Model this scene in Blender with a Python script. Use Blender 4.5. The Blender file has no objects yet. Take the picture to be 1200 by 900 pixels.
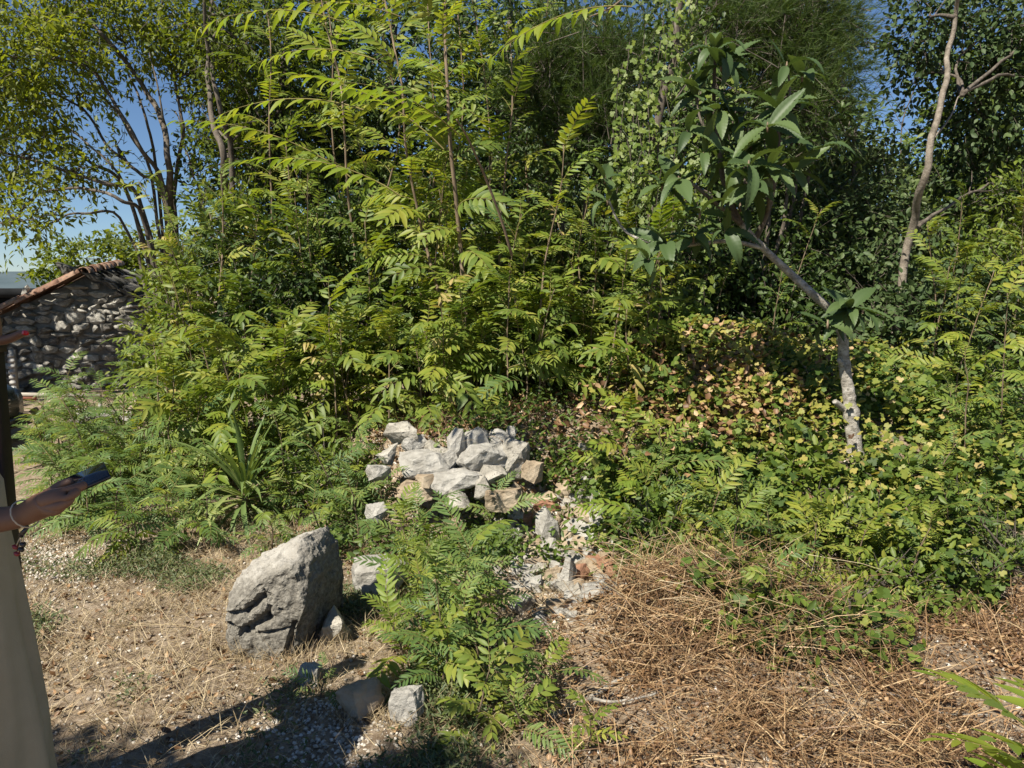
import bpy, bmesh, math, random
import numpy as np
from mathutils import Vector, Matrix, Euler, noise

# ------------------------------------------------------------------ camera, sky, sun, exposure
scene = bpy.context.scene
COL = scene.collection
CAM_H, TILT, FOC = 1.6, math.radians(7.0), 900.0 / 1200.0
cam_d = bpy.data.cameras.new("camera"); cam = bpy.data.objects.new("camera", cam_d); COL.objects.link(cam)
cam_d.sensor_width = 36.0; cam_d.lens = 36.0 * FOC; cam_d.clip_start = 0.05; cam_d.clip_end = 2000
cam.location = (0, 0, CAM_H); cam.rotation_euler = (math.radians(90) - TILT, 0, 0)
scene.camera = cam

SUN_ELEV, SUN_AZ = math.radians(48), math.radians(219)          # azimuth clockwise from +Y: behind the camera, to the left
to_sun = Vector((math.sin(SUN_AZ) * math.cos(SUN_ELEV), math.cos(SUN_AZ) * math.cos(SUN_ELEV), math.sin(SUN_ELEV)))
world = bpy.data.worlds.new("World"); scene.world = world; world.use_nodes = True
wn = world.node_tree.nodes; wl = world.node_tree.links
sky = wn.new("ShaderNodeTexSky"); sky.sky_type = 'NISHITA'; sky.sun_disc = False
sky.sun_elevation = SUN_ELEV; sky.sun_rotation = SUN_AZ; sky.altitude = 1200; sky.air_density = 1.0; sky.dust_density = 0.0; sky.ozone_density = 6.0
wl.new(sky.outputs[0], wn["Background"].inputs[0]); wn["Background"].inputs[1].default_value = 0.052
sun_d = bpy.data.lights.new("sun", 'SUN'); sun_d.energy = 4.8; sun_d.angle = math.radians(0.5); sun_d.color = (1.0, 0.93, 0.80)
sun = bpy.data.objects.new("sun", sun_d); COL.objects.link(sun)
sun.rotation_euler = (-to_sun).to_track_quat('-Z', 'Y').to_euler(); sun.location = (-8, -8, 12)
scene.view_settings.view_transform = 'Standard'; scene.view_settings.look = 'None'
scene.view_settings.exposure = 1.0; scene.view_settings.gamma = 1.0
scene.cycles.max_bounces = 6; scene.cycles.diffuse_bounces = 3; scene.cycles.transmission_bounces = 4
scene.cycles.glossy_bounces = 2; scene.cycles.transparent_max_bounces = 4

R = random.Random(7)
NR = np.random.default_rng(7)
def U(a, b): return R.uniform(a, b)

# ------------------------------------------------------------------ placing helpers
cT, sT = math.cos(TILT), math.sin(TILT)
def ray(u, v):
    a = (u - 600) / 900.0; b = -(v - 450) / 900.0
    return Vector((a, cT + b * sT, -sT + b * cT))
def at(u, v, y):
    d = ray(u, v); k = y / d.y
    return Vector((d.x * k, y, CAM_H + d.z * k))
def sm(t):
    t = max(0.0, min(1.0, t)); return t * t * (3 - 2 * t)
def lerp_tab(x, tab):
    if x <= tab[0][0]: return tab[0][1]
    for (x0, y0), (x1, y1) in zip(tab, tab[1:]):
        if x <= x1: return y0 + (y1 - y0) * (x - x0) / (x1 - x0)
    return tab[-1][1]
TH = [(-4, 0.05), (-2.4, 0.12), (-1.2, 0.45), (-0.4, 0.62), (0.4, 0.70), (1.4, 0.86), (4, 0.80)]
TF = [(-2, 5.2), (-0.9, 4.75), (-0.4, 4.62), (0.15, 4.5), (0.5, 4.0), (1.1, 3.55), (1.7, 3.5), (2.4, 3.75), (3, 3.8), (4, 4.2)]
TW = [(-2, 2.0), (-1.0, 0.9), (-0.5, 0.5), (0.0, 0.6), (0.35, 1.5), (1.0, 2.6), (4, 2.8)]
def gz(x, y):
    h = lerp_tab(x, TH) * sm((y - lerp_tab(x, TF)) / lerp_tab(x, TW))
    h += 0.15 * math.exp(-((x - 1.05) / 0.5) ** 2 - ((y - 3.3) / 0.4) ** 2)
    h += 0.13 * math.exp(-((x - 0.42) / 0.3) ** 2 - ((y - 3.5) / 0.3) ** 2)
    h += 0.20 * math.exp(-((x - 1.55) / 0.8) ** 2 - ((y - 6.0) / 0.7) ** 2)
    h += 0.06 * math.exp(-((x - 1.4) / 0.8) ** 2 - ((y - 3.1) / 0.4) ** 2)
    if y > 9: h *= max(0.0, 1 - (y - 9) / 6)
    if y < 14: h += 0.035 * (noise.noise(Vector((x * 1.3, y * 1.3, 0.3))) + 0.5 * noise.noise(Vector((x * 4, y * 4, 1.7))))
    return h
def hit(u, v, lift=0.0):
    d = ray(u, v); t = 1.2
    while t < 30:
        p = Vector((0, 0, CAM_H)) + d * t
        if p.z <= gz(p.x, p.y) + lift: return p
        t += 0.02
    return Vector((0, 0, CAM_H)) + d * 30

# ------------------------------------------------------------------ object helpers
def tag(o, label=None, cat=None, group=None, kind=None):
    if label: o["label"] = label
    if cat: o["category"] = cat
    if group: o["group"] = group
    if kind: o["kind"] = kind
    return o
def thing(name, loc, label, cat, group=None, rz=0.0):
    o = bpy.data.objects.new(name, None); COL.objects.link(o)
    o.location = loc; o.rotation_euler = (0, 0, rz); o.empty_display_size = 0.1
    return tag(o, label, cat, group)
def mesh_from(name, V, F, m, smooth=False):
    V = np.asarray(V, dtype=np.float32).reshape(-1, 3); F = np.asarray(F, dtype=np.int32).reshape(-1, 3)
    me = bpy.data.meshes.new(name)
    me.vertices.add(len(V)); me.vertices.foreach_set("co", V.ravel())
    me.loops.add(F.size); me.loops.foreach_set("vertex_index", F.ravel())
    me.polygons.add(len(F)); me.polygons.foreach_set("loop_start", np.arange(0, F.size, 3, dtype=np.int32))
    me.polygons.foreach_set("loop_total", np.full(len(F), 3, dtype=np.int32))
    if smooth: me.polygons.foreach_set("use_smooth", np.ones(len(F), dtype=bool))
    me.update(calc_edges=True); me.validate()
    if m: me.materials.append(m)
    return me
def obj(name, me, parent=None, loc=None, rot=None, scale=None):
    o = bpy.data.objects.new(name, me); COL.objects.link(o)
    if parent: o.parent = parent
    if loc is not None: o.location = loc
    if rot is not None: o.rotation_euler = rot
    if scale is not None: o.scale = scale if hasattr(scale, '__len__') else (scale,) * 3
    return o
class Soup:
    def __init__(s): s.V = []; s.F = []; s.n = 0
    def add(s, V, F):
        V = np.asarray(V, dtype=np.float32).reshape(-1, 3); F = np.asarray(F, dtype=np.int32).reshape(-1, 3)
        s.V.append(V); s.F.append(F + s.n); s.n += len(V); return s
    def mesh(s, name, m, smooth=False):
        return mesh_from(name, np.concatenate(s.V), np.concatenate(s.F), m, smooth)
def tube(pts, rad, sides=6, cap=True):
    pts = [Vector(p) for p in pts]; n = len(pts); V = []; F = []
    ref = Vector((0.3, 0.2, 1)) if abs((pts[-1] - pts[0]).normalized().z) < 0.8 else Vector((1, 0.1, 0.2))
    for i, p in enumerate(pts):
        t = (pts[min(i + 1, n - 1)] - pts[max(i - 1, 0)]); t = t.normalized() if t.length > 1e-9 else Vector((0, 0, 1))
        a = t.cross(ref).normalized(); b = t.cross(a)
        for k in range(sides):
            an = 2 * math.pi * k / sides
            V.append(p + (a * math.cos(an) + b * math.sin(an)) * rad[i])
    for i in range(n - 1):
        for k in range(sides):
            q = (k + 1) % sides
            F += [(i * sides + k, i * sides + q, (i + 1) * sides + q), (i * sides + k, (i + 1) * sides + q, (i + 1) * sides + k)]
    if cap:
        V += [pts[0], pts[-1]]; b0, e0 = len(V) - 2, len(V) - 1
        for k in range(sides):
            q = (k + 1) % sides
            F += [(b0, q, k), (e0, (n - 1) * sides + k, (n - 1) * sides + q)]
    return [tuple(v) for v in V], F
def curve(pts, rad, per=5, wob=0.0, seed=0):
    """Catmull-Rom through pts with a little wander."""
    P = [Vector(p) for p in pts]; out = []; ro = []
    for i in range(len(P) - 1):
        p0 = P[max(i - 1, 0)]; p1 = P[i]; p2 = P[i + 1]; p3 = P[min(i + 2, len(P) - 1)]
        for k in range(per):
            t = k / per
            q = 0.5 * ((2 * p1) + (p2 - p0) * t + (2 * p0 - 5 * p1 + 4 * p2 - p3) * t * t + (3 * p1 - p0 - 3 * p2 + p3) * t ** 3)
            if wob: q = q + noise.noise_vector(q * 3 + Vector((seed, 0, 0))) * wob
            out.append(q); ro.append(rad[i] + (rad[i + 1] - rad[i]) * t)
    out.append(P[-1]); ro.append(rad[-1])
    return out, ro
def unit(a): return a / np.maximum(np.linalg.norm(a, axis=-1, keepdims=True), 1e-9)
T_DIAMOND = (np.array([(0, 0, 0), (.42, .5, .07), (1, 0, -.06), (.42, -.5, .07)]), np.array([(0, 2, 1), (0, 3, 2)]))
T_OVAL = (np.array([(0, 0, 0), (.22, .38, .06), (.55, .5, .05), (.82, .28, -.02), (1, 0, -.12), (.82, -.28, -.02), (.55, -.5, .05), (.22, -.38, .06), (.5, 0, -.02)]),
          np.array([(8, 0, 7), (8, 1, 0), (8, 2, 1), (8, 3, 2), (8, 4, 3), (8, 5, 4), (8, 6, 5), (8, 7, 6)]))
T_IVY = (np.array([(0, 0, 0), (-.12, .32, .04), (.22, .55, -.03), (.36, .3, .05), (.75, .42, -.02), (1, 0, -.1), (.75, -.42, -.02), (.36, -.3, .05), (.22, -.55, -.03), (-.12, -.32, .04), (.35, 0, .0)]),
         np.array([(10, k, (k - 1) % 10) for k in range(10)]))
T_CRISP = (np.array([(0, 0, 0), (.3, .4, .28), (.7, .35, .1), (1, 0, .3), (.65, -.38, .25), (.25, -.4, .05), (.5, .02, -.08)]),
           np.array([(6, k, (k - 1) % 6) for k in range(6)]))
T_BLADE = (np.array([(0, .5, 0), (0, -.5, 0), (.55, .35, .06), (.55, -.35, .06), (1, 0, -.05)]), np.array([(0, 1, 3), (0, 3, 2), (2, 3, 4)]))
T_STALK = (np.array([(0, .5, 0), (0, -.5, 0), (.3, .5, .05), (.3, -.5, .05), (.6, .4, .16), (.6, -.4, .16), (.85, .3, .12), (.85, -.3, .12), (1, 0, .0)]), np.array([(0, 1, 3), (0, 3, 2), (2, 3, 5), (2, 5, 4), (4, 5, 7), (4, 7, 6), (6, 7, 8)]))
T_TRI = (np.array([(0, .5, 0), (0, -.5, 0), (1, 0, 0)]), np.array([(0, 1, 2)]))
def leaves(T, pos, d, n, L, W):
    """Stamp the template leaf T at every pos, along d, facing n. Returns V, F."""
    TV, TF_ = T; pos = np.asarray(pos, float); N = len(pos)
    d = unit(np.asarray(d, float)); n = np.asarray(n, float); s = unit(np.cross(n, d)); n = np.cross(d, s)
    L = np.broadcast_to(np.asarray(L, float), (N,)); W = np.broadcast_to(np.asarray(W, float), (N,))
    V = (pos[:, None] + (TV[None, :, 0] * L[:, None])[..., None] * d[:, None] + (TV[None, :, 1] * W[:, None])[..., None] * s[:, None]
         + (TV[None, :, 2] * L[:, None])[..., None] * n[:, None])
    F = TF_[None] + (np.arange(N) * len(TV))[:, None, None]
    return V.reshape(-1, 3), F.reshape(-1, 3)

# ------------------------------------------------------------------ materials
def new_mat(name):
    m = bpy.data.materials.new(name); m.use_nodes = True
    return m, m.node_tree.nodes, m.node_tree.links, m.node_tree.nodes["Principled BSDF"]
def ramp(nodes, cols):
    r = nodes.new("ShaderNodeValToRGB"); e = r.color_ramp.elements
    e[0].position, e[0].color = cols[0][0], (*cols[0][1], 1); e[1].position, e[1].color = cols[-1][0], (*cols[-1][1], 1)
    for p, c in cols[1:-1]:
        q = e.new(p); q.color = (*c, 1)
    return r
def leaf_mat(name, cols, trans=0.35, rough=0.5, spec=0.35, obj_share=0.5, tint=(1.5, 1.45, 0.6)):
    m, n, l, p = new_mat(name)
    g = n.new("ShaderNodeNewGeometry"); oi = n.new("ShaderNodeObjectInfo")
    mu = n.new("ShaderNodeMath"); mu.operation = 'MULTIPLY'; mu.inputs[1].default_value = obj_share; l.new(oi.outputs["Random"], mu.inputs[0])
    mi = n.new("ShaderNodeMath"); mi.operation = 'MULTIPLY_ADD'; mi.inputs[1].default_value = 1 - obj_share
    l.new(g.outputs["Random Per Island"], mi.inputs[0]); l.new(mu.outputs[0], mi.inputs[2])
    r = ramp(n, cols); l.new(mi.outputs[0], r.inputs[0])
    l.new(r.outputs[0], p.inputs["Base Color"]); p.inputs["Roughness"].default_value = rough; p.inputs["Specular IOR Level"].default_value = spec
    if trans > 0:
        t = n.new("ShaderNodeBsdfTranslucent"); mx = n.new("ShaderNodeMixShader"); mx.inputs[0].default_value = trans
        vm = n.new("ShaderNodeVectorMath"); vm.operation = 'MULTIPLY'; vm.inputs[1].default_value = tint
        l.new(r.outputs[0], vm.inputs[0]); l.new(vm.outputs[0], t.inputs[0])
        l.new(p.outputs[0], mx.inputs[1]); l.new(t.outputs[0], mx.inputs[2]); l.new(mx.outputs[0], n["Material Output"].inputs[0])
    return m
def noise_mat(name, cols, scale=8.0, detail=8.0, rough=0.85, bump=0.4, bscale=None, bdist=0.02, coord="Object", spec=0.3, stretch=(1, 1, 1), spots=None, isl=0.0, metallic=0.0):
    m, n, l, p = new_mat(name)
    tc = n.new("ShaderNodeTexCoord"); mp = n.new("ShaderNodeMapping"); mp.inputs["Scale"].default_value = stretch
    l.new(tc.outputs[coord], mp.inputs[0])
    a = n.new("ShaderNodeTexNoise"); a.inputs["Scale"].default_value = scale; a.inputs["Detail"].default_value = detail; a.inputs["Roughness"].default_value = 0.65
    l.new(mp.outputs[0], a.inputs[0])
    r = ramp(n, cols)
    src = a.outputs[0]
    if isl:
        g = n.new("ShaderNodeNewGeometry"); oi = n.new("ShaderNodeObjectInfo")
        ad = n.new("ShaderNodeMath"); ad.operation = 'ADD'; l.new(g.outputs["Random Per Island"], ad.inputs[0]); l.new(oi.outputs["Random"], ad.inputs[1])
        fr = n.new("ShaderNodeMath"); fr.operation = 'FRACT'; l.new(ad.outputs[0], fr.inputs[0])
        sb = n.new("ShaderNodeMath"); sb.operation = 'MULTIPLY_ADD'; sb.inputs[1].default_value = isl; sb.inputs[2].default_value = -isl / 2; l.new(fr.outputs[0], sb.inputs[0])
        a2 = n.new("ShaderNodeMath"); a2.operation = 'ADD'; l.new(src, a2.inputs[0]); l.new(sb.outputs[0], a2.inputs[1]); src = a2.outputs[0]
    l.new(src, r.inputs[0]); out = r.outputs[0]
    if spots:
        sc, lo, hi, colr = spots
        b = n.new("ShaderNodeTexNoise"); b.inputs["Scale"].default_value = sc; b.inputs["Detail"].default_value = 6; b.inputs["Roughness"].default_value = 0.7
        l.new(mp.outputs[0], b.inputs[0])
        rr = ramp(n, [(lo, (0, 0, 0)), (hi, (1, 1, 1))]); l.new(b.outputs[0], rr.inputs[0])
        mx = n.new("ShaderNodeMix"); mx.data_type = 'RGBA'; l.new(rr.outputs[0], mx.inputs[0]); l.new(out, mx.inputs[6]); mx.inputs[7].default_value = (*colr, 1); out = mx.outputs[2]
    l.new(out, p.inputs["Base Color"]); p.inputs["Roughness"].default_value = rough; p.inputs["Specular IOR Level"].default_value = spec; p.inputs["Metallic"].default_value = metallic
    if bump:
        bn = n.new("ShaderNodeTexNoise"); bn.inputs["Scale"].default_value = bscale or scale * 4; bn.inputs["Detail"].default_value = 10; bn.inputs["Roughness"].default_value = 0.7
        l.new(mp.outputs[0], bn.inputs[0])
        bp = n.new("ShaderNodeBump"); bp.inputs["Strength"].default_value = bump; bp.inputs["Distance"].default_value = bdist
        l.new(bn.outputs[0], bp.inputs["Height"]); l.new(bp.outputs[0], p.inputs["Normal"])
    return m

M = {}
M['frond'] = leaf_mat('ailanthus_leaf', [(0, (.062, .105, .020)), (.35, (.115, .170, .028)), (.65, (.175, .225, .038)), (.9, (.25, .27, .048)), (1, (.33, .32, .06))], trans=.38)
M['frond_cool'] = leaf_mat('cool_ailanthus_leaf', [(0, (.055, .10, .032)), (.5, (.10, .165, .045)), (1, (.19, .24, .06))], trans=.34)
M['frond_lime'] = leaf_mat('lime_ailanthus_leaf', [(0, (.11, .18, .025)), (.5, (.18, .25, .035)), (1, (.29, .30, .045))], trans=.45)
M['bush'] = leaf_mat('broad_bush_leaf', [(0, (.05, .085, .018)), (.4, (.095, .145, .022)), (.8, (.16, .20, .03)), (1, (.27, .27, .05))], trans=.32)
M['dark'] = leaf_mat('dark_tree_leaf', [(0, (.028, .052, .013)), (.5, (.055, .092, .022)), (.85, (.10, .14, .032)), (1, (.17, .19, .05))], trans=.25)
M['glossy'] = leaf_mat('dark_glossy_leaf', [(0, (.03, .055, .02)), (.5, (.06, .095, .034)), (1, (.12, .155, .055))], trans=.2, rough=.55, spec=.25)
M['ash'] = leaf_mat('ash_tree_leaf', [(0, (.06, .09, .014)), (.5, (.13, .17, .022)), (.85, (.21, .235, .032)), (1, (.30, .30, .05))], trans=.5)
M['feather'] = leaf_mat('feathery_needle', [(0, (.03, .058, .014)), (.5, (.055, .092, .02)), (1, (.10, .14, .034))], trans=.3, obj_share=.1)
M['ivy'] = leaf_mat('ivy_leaf', [(0, (.04, .075, .016)), (.45, (.085, .135, .024)), (.75, (.13, .18, .032)), (.93, (.20, .22, .045)), (1, (.27, .25, .08))], trans=.3, rough=.55, spec=.25, obj_share=.05)
M['yellow'] = leaf_mat('yellowing_leaf', [(0, (.15, .18, .035)), (.45, (.26, .26, .05)), (.8, (.36, .31, .09)), (1, (.40, .29, .14))], trans=.35, obj_share=.05)
M['brown'] = leaf_mat('dry_brown_leaf', [(0, (.055, .030, .016)), (.4, (.155, .084, .040)), (.75, (.28, .17, .084)), (1, (.43, .31, .18))], trans=.12, obj_share=.05, tint=(1.2, 1, .7))
M['straw'] = leaf_mat('dry_straw', [(0, (.13, .09, .05)), (.4, (.26, .195, .11)), (.8, (.40, .32, .19)), (1, (.56, .46, .30))], trans=.15, obj_share=.05, tint=(1.1, 1, .8))
M['rust_straw'] = leaf_mat('rusty_dry_stalk', [(0, (.06, .034, .018)), (.4, (.18, .105, .052)), (.8, (.33, .215, .11)), (1, (.50, .38, .22))], trans=.1, obj_share=.05, tint=(1.1, 1, .8))
M['weed'] = leaf_mat('grey_green_weed', [(0, (.05, .075, .03)), (.5, (.09, .12, .045)), (1, (.16, .17, .07))], trans=.25, obj_share=.1)
M['loquat'] = leaf_mat('loquat_leaf', [(0, (.04, .07, .026)), (.5, (.065, .105, .036)), (1, (.10, .145, .05))], trans=.25, rough=.5, spec=.35, obj_share=.9)
M['yucca'] = leaf_mat('yucca_leaf', [(0, (.09, .14, .045)), (.6, (.15, .21, .065)), (1, (.28, .31, .11))], trans=.2, rough=.45, obj_share=.9)
M['bark'] = noise_mat('grey_bark', [(.3, (.045, .036, .028)), (.55, (.12, .10, .08)), (.75, (.22, .195, .165))], scale=6, stretch=(3, 3, .7), bump=.7, bdist=.015)
M['pale_bark'] = noise_mat('pale_lichen_bark', [(.3, (.13, .118, .098)), (.48, (.30, .275, .235)), (.66, (.48, .455, .41))], scale=22, stretch=(1, 1, 1.5), bump=1.0, bscale=60, bdist=.012, spots=(34, .56, .64, (.11, .10, .08)))
M['tan_bark'] = noise_mat('tan_rough_bark', [(.3, (.09, .075, .058)), (.5, (.20, .17, .135)), (.7, (.32, .28, .23))], scale=18, bump=1.0, bscale=60, bdist=.012)
M['young_bark'] = noise_mat('young_brown_bark', [(.3, (.09, .065, .042)), (.6, (.21, .155, .105)), (.8, (.34, .28, .21))], scale=10, stretch=(2, 2, .7), bump=.4, bdist=.006)
M['rachis'] = noise_mat('green_leaf_stalk', [(.3, (.14, .12, .04)), (.7, (.23, .20, .07))], scale=20, bump=0)
M['rock'] = noise_mat('pale_limestone', [(.28, (.15, .14, .12)), (.42, (.29, .275, .245)), (.58, (.38, .365, .33)), (.8, (.47, .45, .415))], scale=7, bump=1.0, bscale=30, bdist=.02, spots=(18, .58, .68, (.22, .21, .185)))
M['boulder'] = noise_mat('weathered_limestone', [(.28, (.13, .118, .095)), (.42, (.27, .25, .21)), (.56, (.38, .355, .305)), (.78, (.52, .49, .43))], scale=7, bump=1.0, bscale=45, bdist=.015, spots=(24, .56, .64, (.13, .12, .10)))
M['tanrock'] = noise_mat('tan_limestone', [(.28, (.15, .105, .065)), (.5, (.31, .245, .17)), (.75, (.46, .395, .30))], scale=5, bump=.8, bscale=22, bdist=.015)
M['redrock'] = noise_mat('reddish_stone', [(.3, (.16, .075, .045)), (.6, (.30, .16, .10)), (.8, (.42, .28, .2))], scale=6, bump=.7, bdist=.012)
M['hutstone'] = noise_mat('old_wall_stone', [(.25, (.11, .10, .09)), (.45, (.28, .265, .235)), (.6, (.44, .42, .375)), (.8, (.60, .58, .53))], scale=5, bump=.9, bscale=18, bdist=.03, isl=.35)
M['mortar'] = noise_mat('dark_wall_joint', [(.3, (.14, .13, .11)), (.7, (.30, .28, .24))], scale=10, bump=.5)
M['terracotta'] = noise_mat('old_roof_tile', [(.3, (.10, .055, .04)), (.5, (.23, .13, .09)), (.75, (.38, .27, .20))], scale=5, bump=.5, bdist=.01, isl=.3, spots=(12, .58, .68, (.12, .10, .085)))
M['slate'] = noise_mat('dark_roof_slab', [(.3, (.03, .03, .028)), (.7, (.12, .115, .105))], scale=6, bump=.7, isl=.3)
M['pebble'] = leaf_mat('pale_pebble', [(0, (.22, .19, .15)), (.5, (.42, .38, .32)), (1, (.66, .62, .56))], trans=0, obj_share=.05, rough=.85)

# ------------------------------------------------------------------ ground, hills, sky is the world
def ground():
    xs = sorted(set([-300, -120, -60, -30, -18, -12, -9, -7] + [round(-5.6 + .07 * i, 3) for i in range(161)] + [6, 7, 9, 12, 18, 30, 60, 120, 300]))
    ys = sorted(set([-60, -20, -8, -3, -1, 0, .8, 1.4] + [round(1.8 + .06 * i, 3) for i in range(120)] + [9.2, 9.8, 10.5, 11.5, 13, 15, 18, 24, 40, 80, 160, 400]))
    V = [(x, y, gz(x, y) + (0.012 * noise.fractal(Vector((x * 9, y * 9, 2)), 1, 2, 3) if 1.5 < y < 9 and abs(x) < 5.6 else 0)) for y in ys for x in xs]
    nx = len(xs); F = []
    for j in range(len(ys) - 1):
        for i in range(nx - 1):
            a = j * nx + i; F += [(a, a + 1, a + nx + 1), (a, a + nx + 1, a + nx)]
    m, n, l, p = new_mat('dry_earth')
    tc = n.new("ShaderNodeTexCoord")
    def nz(s, d=8, ro=.65):
        a = n.new("ShaderNodeTexNoise"); a.inputs["Scale"].default_value = s; a.inputs["Detail"].default_value = d; a.inputs["Roughness"].default_value = ro
        l.new(tc.outputs["Object"], a.inputs[0]); return a
    a = nz(1.7); r1 = ramp(n, [(.3, (.15, .105, .065)), (.5, (.27, .205, .14)), (.7, (.40, .335, .255))]); l.new(a.outputs[0], r1.inputs[0])
    b = nz(30, 6); r2 = ramp(n, [(.38, (.10, .065, .04)), (.6, (.40, .33, .25)), (.72, (.58, .53, .46))]); l.new(b.outputs[0], r2.inputs[0])
    mx = n.new("ShaderNodeMix"); mx.data_type = 'RGBA'; mx.inputs[0].default_value = .5; l.new(r1.outputs[0], mx.inputs[6]); l.new(r2.outputs[0], mx.inputs[7])
    l.new(mx.outputs[2], p.inputs["Base Color"]); p.inputs["Roughness"].default_value = .95; p.inputs["Specular IOR Level"].default_value = .1
    c = nz(60, 8, .75); bp = n.new("ShaderNodeBump"); bp.inputs["Strength"].default_value = .8; bp.inputs["Distance"].default_value = .02
    l.new(c.outputs[0], bp.inputs["Height"]); l.new(bp.outputs[0], p.inputs["Normal"])
    o = obj('ground', mesh_from('ground', V, F, m, True)); tag(o, 'dry stony earth ground rising to a low bank', kind='structure')
ground()
def hills():
    V = []; F = []; n = 90
    for i in range(n + 1):
        x = -900 + 1500 * i / n
        h = 12 + 9 * noise.fractal(Vector((x * .004, 3.1, 0)), 1, 2, 4)
        for k, (dy, f) in enumerate([(0, 0), (60, .55), (130, 1.0), (260, .6), (380, 0)]):
            V.append((x, 560 + dy, -2 + h * f + (2 * noise.noise(Vector((x * .02, dy * .02, 5))) if 0 < f else 0)))
    for i in range(n):
        for k in range(4):
            a = i * 5 + k; F += [(a, a + 5, a + 6), (a, a + 6, a + 1)]
    m = noise_mat('haze_blue_hill', [(.3, (.05, .075, .085)), (.7, (.085, .115, .13))], scale=.02, bump=0, coord="Object")  # the blue of distant haze is put into the hill colour
    tag(obj('hills', mesh_from('hills', V, F, m, True)), 'low far hills on the horizon', kind='structure')
hills()

# ------------------------------------------------------------------ stone shapes
def rock_mesh(name, size, seed, m, pts=16, cuts=2, rough=.07, planes=None, edge=None, cracks=()):
    rr = random.Random(seed); bm = bmesh.new()
    if planes:
        for p in planes: bm.verts.new(p)
    else:
        for _ in range(pts):
            v = Vector((rr.gauss(0, 1), rr.gauss(0, 1), rr.gauss(0, 1))).normalized()
            q = max(abs(v.x), abs(v.y), abs(v.z)); v = v.lerp(v / q, .55)
            bm.verts.new(v * rr.uniform(.86, 1.0) * .5)
    g = bmesh.ops.convex_hull(bm, input=bm.verts)
    bmesh.ops.delete(bm, geom=[v for v in bm.verts if not v.link_faces], context='VERTS')
    bmesh.ops.triangulate(bm, faces=bm.faces)
    # even out the long edges, then push the surface about
    for it in range(cuts):
        le = sorted(e.calc_length() for e in bm.edges); lim = edge or le[len(le) // 2] * .75
        bmesh.ops.subdivide_edges(bm, edges=[e for e in bm.edges if e.calc_length() > lim], cuts=1)
        bmesh.ops.triangulate(bm, faces=bm.faces)
    off = Vector((seed * 1.37 % 50, seed * .71 % 50, 0))
    bm.normal_update()
    for v in bm.verts:
        if planes:
            p = v.co * 5 + off
            k = noise.fractal(p, .8, 2, 2) * .5 + noise.fractal(p * 4, .7, 2, 4) * .38 + abs(noise.noise(p * 2.2)) * -.5
            w = 1.0
            for (cx0, cz0, cx1, cz1, cw, cd) in cracks:                      # carved fissures
                a_ = Vector((cx1 - cx0, cz1 - cz0)); q_ = Vector((v.co.x - cx0, v.co.z - cz0)); t_ = max(0, min(1, q_.dot(a_) / a_.length_squared))
                dd = (q_ - a_ * t_).length + .012 * noise.noise(v.co * 22)
                if v.normal.y < -.2 and dd < cw: v.co.y += cd * (1 - dd / cw) ** .6
            v.co += v.normal * rough * k * .5
        else:
            p = v.co * 3 + off
            k = noise.fractal(p, 1, 2, 3) * .6 + noise.ridged_multi_fractal(p * 1.6, 1, 2, 3, 1, 2) * .12 - .12
            v.co += v.normal * rough * k
        if not planes: v.co.x *= size[0]; v.co.y *= size[1]; v.co.z *= size[2]
    me = bpy.data.meshes.new(name); bm.to_mesh(me); bm.free(); me.materials.append(m)
    return me
rock_n = [0]
def rock(u0, v0, u1, v1, label, m='rock', name='rock', depth=None, push=.25, group=None, tilt=None, y=None, pts=14, cat='rock', sink=.1):
    """A stone whose outline covers the given part of the view, resting on the ground under it."""
    rock_n[0] += 1; sd = rock_n[0] * 13 + 5
    c = hit((u0 + u1) / 2, v1 - 2) if y is None else at((u0 + u1) / 2, v1, y)
    s = c.y / 900.0 * 1.02
    w, h = (u1 - u0) * s, (v1 - v0) * s
    dp = depth or (w + h) / 2
    g = 1.12 if y is not None else 1.0
    me = rock_mesh(name, (w * 1.08 * g, dp, h * (1.12 + sink) * g), sd, M[m], pts=pts, cuts=4 if (u1 - u0) > 40 else 3 if (u1 - u0) > 22 else 1, rough=.10)
    z = c.z + h * (.5 - sink / 2)
    o = obj(name, me, None, (c.x, c.y + dp * push, z), (U(-.12, .12), tilt if tilt is not None else U(-.12, .12), U(-.3, .3)))
    return tag(o, label, cat, group)

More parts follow.
